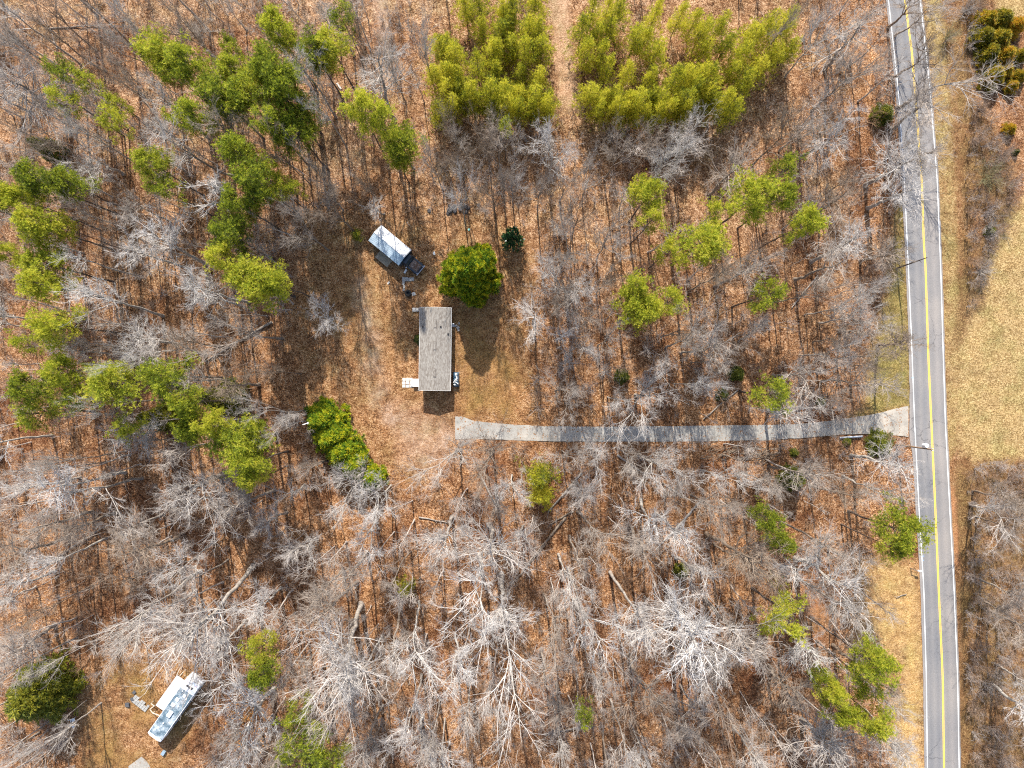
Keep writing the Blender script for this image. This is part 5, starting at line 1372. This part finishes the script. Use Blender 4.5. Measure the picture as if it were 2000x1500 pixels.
def scatter(name, pts, src_mesh, smin, smax, seed, label):
    """one object: src_mesh stood on every point, turned and sized at random"""
    src = bpy.data.objects.new(name + '_source', src_mesh)
    me = bpy.data.meshes.new(name)
    me.from_pydata([(x, y, -0.03) for x, y in pts], [], [])
    ob = link(name, me)
    ng = bpy.data.node_groups.new(name, 'GeometryNodeTree')
    ng.interface.new_socket('Geometry', in_out='INPUT', socket_type='NodeSocketGeometry')
    ng.interface.new_socket('Geometry', in_out='OUTPUT', socket_type='NodeSocketGeometry')
    N, L = ng.nodes, ng.links
    gi, go = N.new('NodeGroupInput'), N.new('NodeGroupOutput')
    mp, ip, oi = N.new('GeometryNodeMeshToPoints'), N.new('GeometryNodeInstanceOnPoints'), N.new('GeometryNodeObjectInfo')
    oi.inputs['Object'].default_value = src
    rv_ = N.new('FunctionNodeRandomValue'); rv_.data_type = 'FLOAT_VECTOR'
    rv_.inputs[0].default_value = (-0.12, -0.12, 0); rv_.inputs[1].default_value = (0.12, 0.12, 6.283); rv_.inputs['Seed'].default_value = seed
    rs = N.new('FunctionNodeRandomValue'); rs.data_type = 'FLOAT'
    rs.inputs[2].default_value = smin; rs.inputs[3].default_value = smax; rs.inputs['Seed'].default_value = seed + 50
    L.new(gi.outputs[0], mp.inputs[0]); L.new(mp.outputs[0], ip.inputs['Points']); L.new(oi.outputs['Geometry'], ip.inputs['Instance'])
    L.new(rv_.outputs[0], ip.inputs['Rotation']); L.new(rs.outputs[1], ip.inputs['Scale']); L.new(ip.outputs[0], go.inputs[0])
    md = ob.modifiers.new('scatter', 'NODES'); md.node_group = ng
    ob['kind'] = 'stuff'; ob['label'] = label
    return ob
ru = random.Random(21)
def spots(n_, x0, x1, test):
    out = []
    while len(out) < n_:
        x, y = ru.uniform(x0, x1), ru.uniform(-40, 1540)
        if test(x, y): out.append(W(x, y))
    return out
def in_brush(x, y):
    return x > 1886 and (bool(inside(np.array(x), np.array(y), BRUSH_R)) or bool(inside(np.array(x), np.array(y), BRUSH_RB)))
shrub_mats = [M['brush'], plain('pale_grey_brush', (0.44, 0.38, 0.34), 0.9, 0.25, 0.3), plain('tan_brush', (0.34, 0.21, 0.125), 0.9, 0.3, 0.3)]
for i, (v, q) in enumerate(SHV):
    me = mesh_np('undergrowth_bush', v, q, None, shrub_mats[i % 3], True)
    scatter('undergrowth', spots(320, -40, 1770, wooded), me, 0.7, 1.8, i, 'leafless brown undergrowth across the wood floor')
    scatter('roadside_brush', spots(150, 1880, 2060, in_brush), me, 0.5, 1.3, 20 + i, 'brown leafless brush beyond the road')
M['sapling'] = plain('sapling_bark', (0.44, 0.385, 0.34), 0.9, 0.3, 0.3)
for i in range(4):
    lv, lq = gen_bare(700 + i, 'slim' if i % 2 else 'forest')['lod']
    me = mesh_np('sapling', lv, lq, None, M['sapling'], True)
    def sap_ok(x, y):
        if not wooded(x, y): return False
        if shades_open(x, y, 12): return False
        k = 1.08
        return keeps_clear(1000 + (x-1000)*k, 750 + (y-750)*k, 12)
    scatter('sapling_thicket', spots(110, -20, 1750, sap_ok), me, 0.36, 0.8, 60 + i, 'thin leafless saplings filling the gaps between the larger trees')
# wood beyond the top edge of the view
vs_, qs, o_ = [], [], 0
rf = np.random.default_rng(31)
lods = [v['lod'] for v in BARE['forest'] + BARE['fork'] + BARE['spread']]
for _ in range(24):
    x, y = rf.uniform(-40, 1700), rf.uniform(-330, -25)
    if 1060 < x < 1130: continue
    v, q = lods[rf.integers(len(lods))]
    a = rf.uniform(0, 6.28); s_ = rf.uniform(0.7, 1.05); wx, wy = W(x, y)
    c, sn_ = math.cos(a)*s_, math.sin(a)*s_
    vs_.append(np.stack([v[:, 0]*c - v[:, 1]*sn_ + wx, v[:, 0]*sn_ + v[:, 1]*c + wy, v[:, 2]*s_], 1)); qs.append(q + o_); o_ += len(v)
ob = link('far_wood', mesh_np('far_wood', np.concatenate(vs_), np.concatenate(qs), None, M['bark'], True)); ob['kind'] = 'stuff'

# ------------------------------------------------------------------ fallen trunks, brush pile, rubble
LOGS = ((1119,998,1073,1024,.16,'pale fallen log above the long dark log, lower middle of the wood'), (1066,1062,990,1150,.17,'fallen log slanting below the long dark log'), (1105,1010,1035,1094,.24,'long dark fallen log slanting through the lower middle wood'),
        (818,1010,874,1020,.14,'thin fallen log lying nearly level below the driveway end tree'), (1350,1000,1280,1073,.16,'fallen log slanting below the driveway among right-hand trees'), (1136,923,1070,1000,.2,'thick fallen log right of the feathery young pine'),
        (110,1090,206,1027,.2,'fallen trunk slanting in the lower left wood'), (1147,1416,1063,1433,.2,'pale fallen log near the bottom edge by the thin green pine'), (1370,975,1310,1045,.18,'upper fallen log right of the other slanting ones below the driveway'),
        (532,629,402,706,.24,'long fallen trunk left of the lone whitish tree'), (1597,538,1545,601,.13,'pale thin log leaning in the wood left of the road'), (1440,762,1373,818,.15,'fallen log left of the soft pine above the driveway'),
        (98,56,206,49,.14,'pale level log in the top left corner wood'), (112,95,98,56,.12,'short pale log meeting the level one at the top left'), (276,189,315,238,.14,'pale slanting log below the dark pine pair'), (1770,1160,1750,1166,.08,'small broken branch on the sandy verge'),
        (1462,1468,1478,1500,.16,'pale fallen log at the bottom edge right of centre'), (1205,888,1258,925,.19,'pale fallen trunk just below the middle of the driveway'), (940,932,972,990,.2,'pale fallen trunk below the driveway end'), (80,1428,20,1465,.16,'fallen log below the big dark cedar'))
for (x0, y0, x1, y1, r_, lb) in LOGS:
    a, b = W(x0, y0), W(x1, y1)
    e = empty('fallen_log', (a[0], a[1], 0)); tag(e, lb, 'log', 'fallen logs on the leaf floor')
    d = Vector((b[0]-a[0], b[1]-a[1], 0)); L = d.length; nn = 6
    P = np.array([[[d.x*i/nn + rt.uniform(-.08,.08)*(i % 6 > 0), d.y*i/nn + rt.uniform(-.08,.08)*(i % 6 > 0), r_*0.8 + 0.12*i/nn] for i in range(nn+1)]])
    v, q = join_tubes([(P, (np.linspace(r_, r_*0.55, nn+1))[None], 8)])
    link('log', mesh_np('log', v, q, None, M['dead_wood'] if 'dark' in lb else M['bark'], True), e)['tone'] = rt.uniform(.2, .9)
    rg = np.random.default_rng(int(x0))
    bp_, br_ = spawn(rg, P, (np.linspace(r_, r_*0.55, nn+1))[None], 5, 0.45, 1.0, 0.8, 0.2, 0.28, 4, 0.03, 0.1, 0.05, 0.3, 0.3)
    v, q = join_tubes([(bp_, br_, 4)])
    link('branches', mesh_np('branches', v, q, None, M['twig'], True), e)['tone'] = 0.4
# brush pile along the driveway
rg = np.random.default_rng(41)
e = empty('brush_pile', (*W(1445, 883), 0)); tag(e, 'long heap of cut grey branches along the lower side of the driveway', 'brush pile')
n_ = 170
c = np.stack([rg.uniform(-6.6, 6.6, n_), rg.normal(0, 0.75, n_), rg.uniform(0.05, 0.9, n_)], 1)
ang = rg.normal(0.33, 0.35, n_); L = rg.uniform(0.8, 2.4, n_)
dv = np.stack([np.cos(ang), np.sin(ang), rg.normal(0, 0.1, n_)], 1) * L[:, None] / 2
P = np.stack([c - dv, c + rg.normal(0, .06, (n_, 3)), c + dv], 1)
v, q = join_tubes([(P, np.stack([rg.uniform(.02, .06, n_)]*3, 1) * np.array([1, .8, .45]), 4)])
o = link('branches', mesh_np('pile_branches', v, q, None, M['dead_wood'], True), e); o['tone'] = 0.5; o['kind'] = 'stuff'
# dark rubble at the upper edge of the clearing
e = empty('rubble_heap', (*W(890, 407), 0)); tag(e, 'heap of dark rocks under the bare trees at the upper clearing edge', 'rubble')
M['rock'] = plain('dark_rock', (0.075, 0.07, 0.07), 0.85, 0.4, 2.0)
for i in range(16):
    a_, b_, s_ = rt.gauss(0, 1.7), rt.gauss(0, 0.55), rt.uniform(0.22, 0.55)
    mb = MB(); v, f = torus(0.0001, 1, 7, 5); pts = []
    vv = [(math.cos(p)*math.cos(t)*s_*rt.uniform(.8,1.15), math.sin(p)*math.cos(t)*s_*rt.uniform(.8,1.15), (math.sin(t)+.4)*s_*.6) for t in (-.6, .1, .8) for p in np.linspace(0, 6.28, 8)[:-1]]
    ff = [(r*7+j, r*7+(j+1) % 7, (r+1)*7+(j+1) % 7, (r+1)*7+j) for r in range(2) for j in range(7)] + [tuple(range(14, 21)), tuple(range(6, -1, -1))]
    mb.add([(p[0]+a_, p[1]+b_, p[2]) for p in vv], ff).build('rock', M['rock'], e)
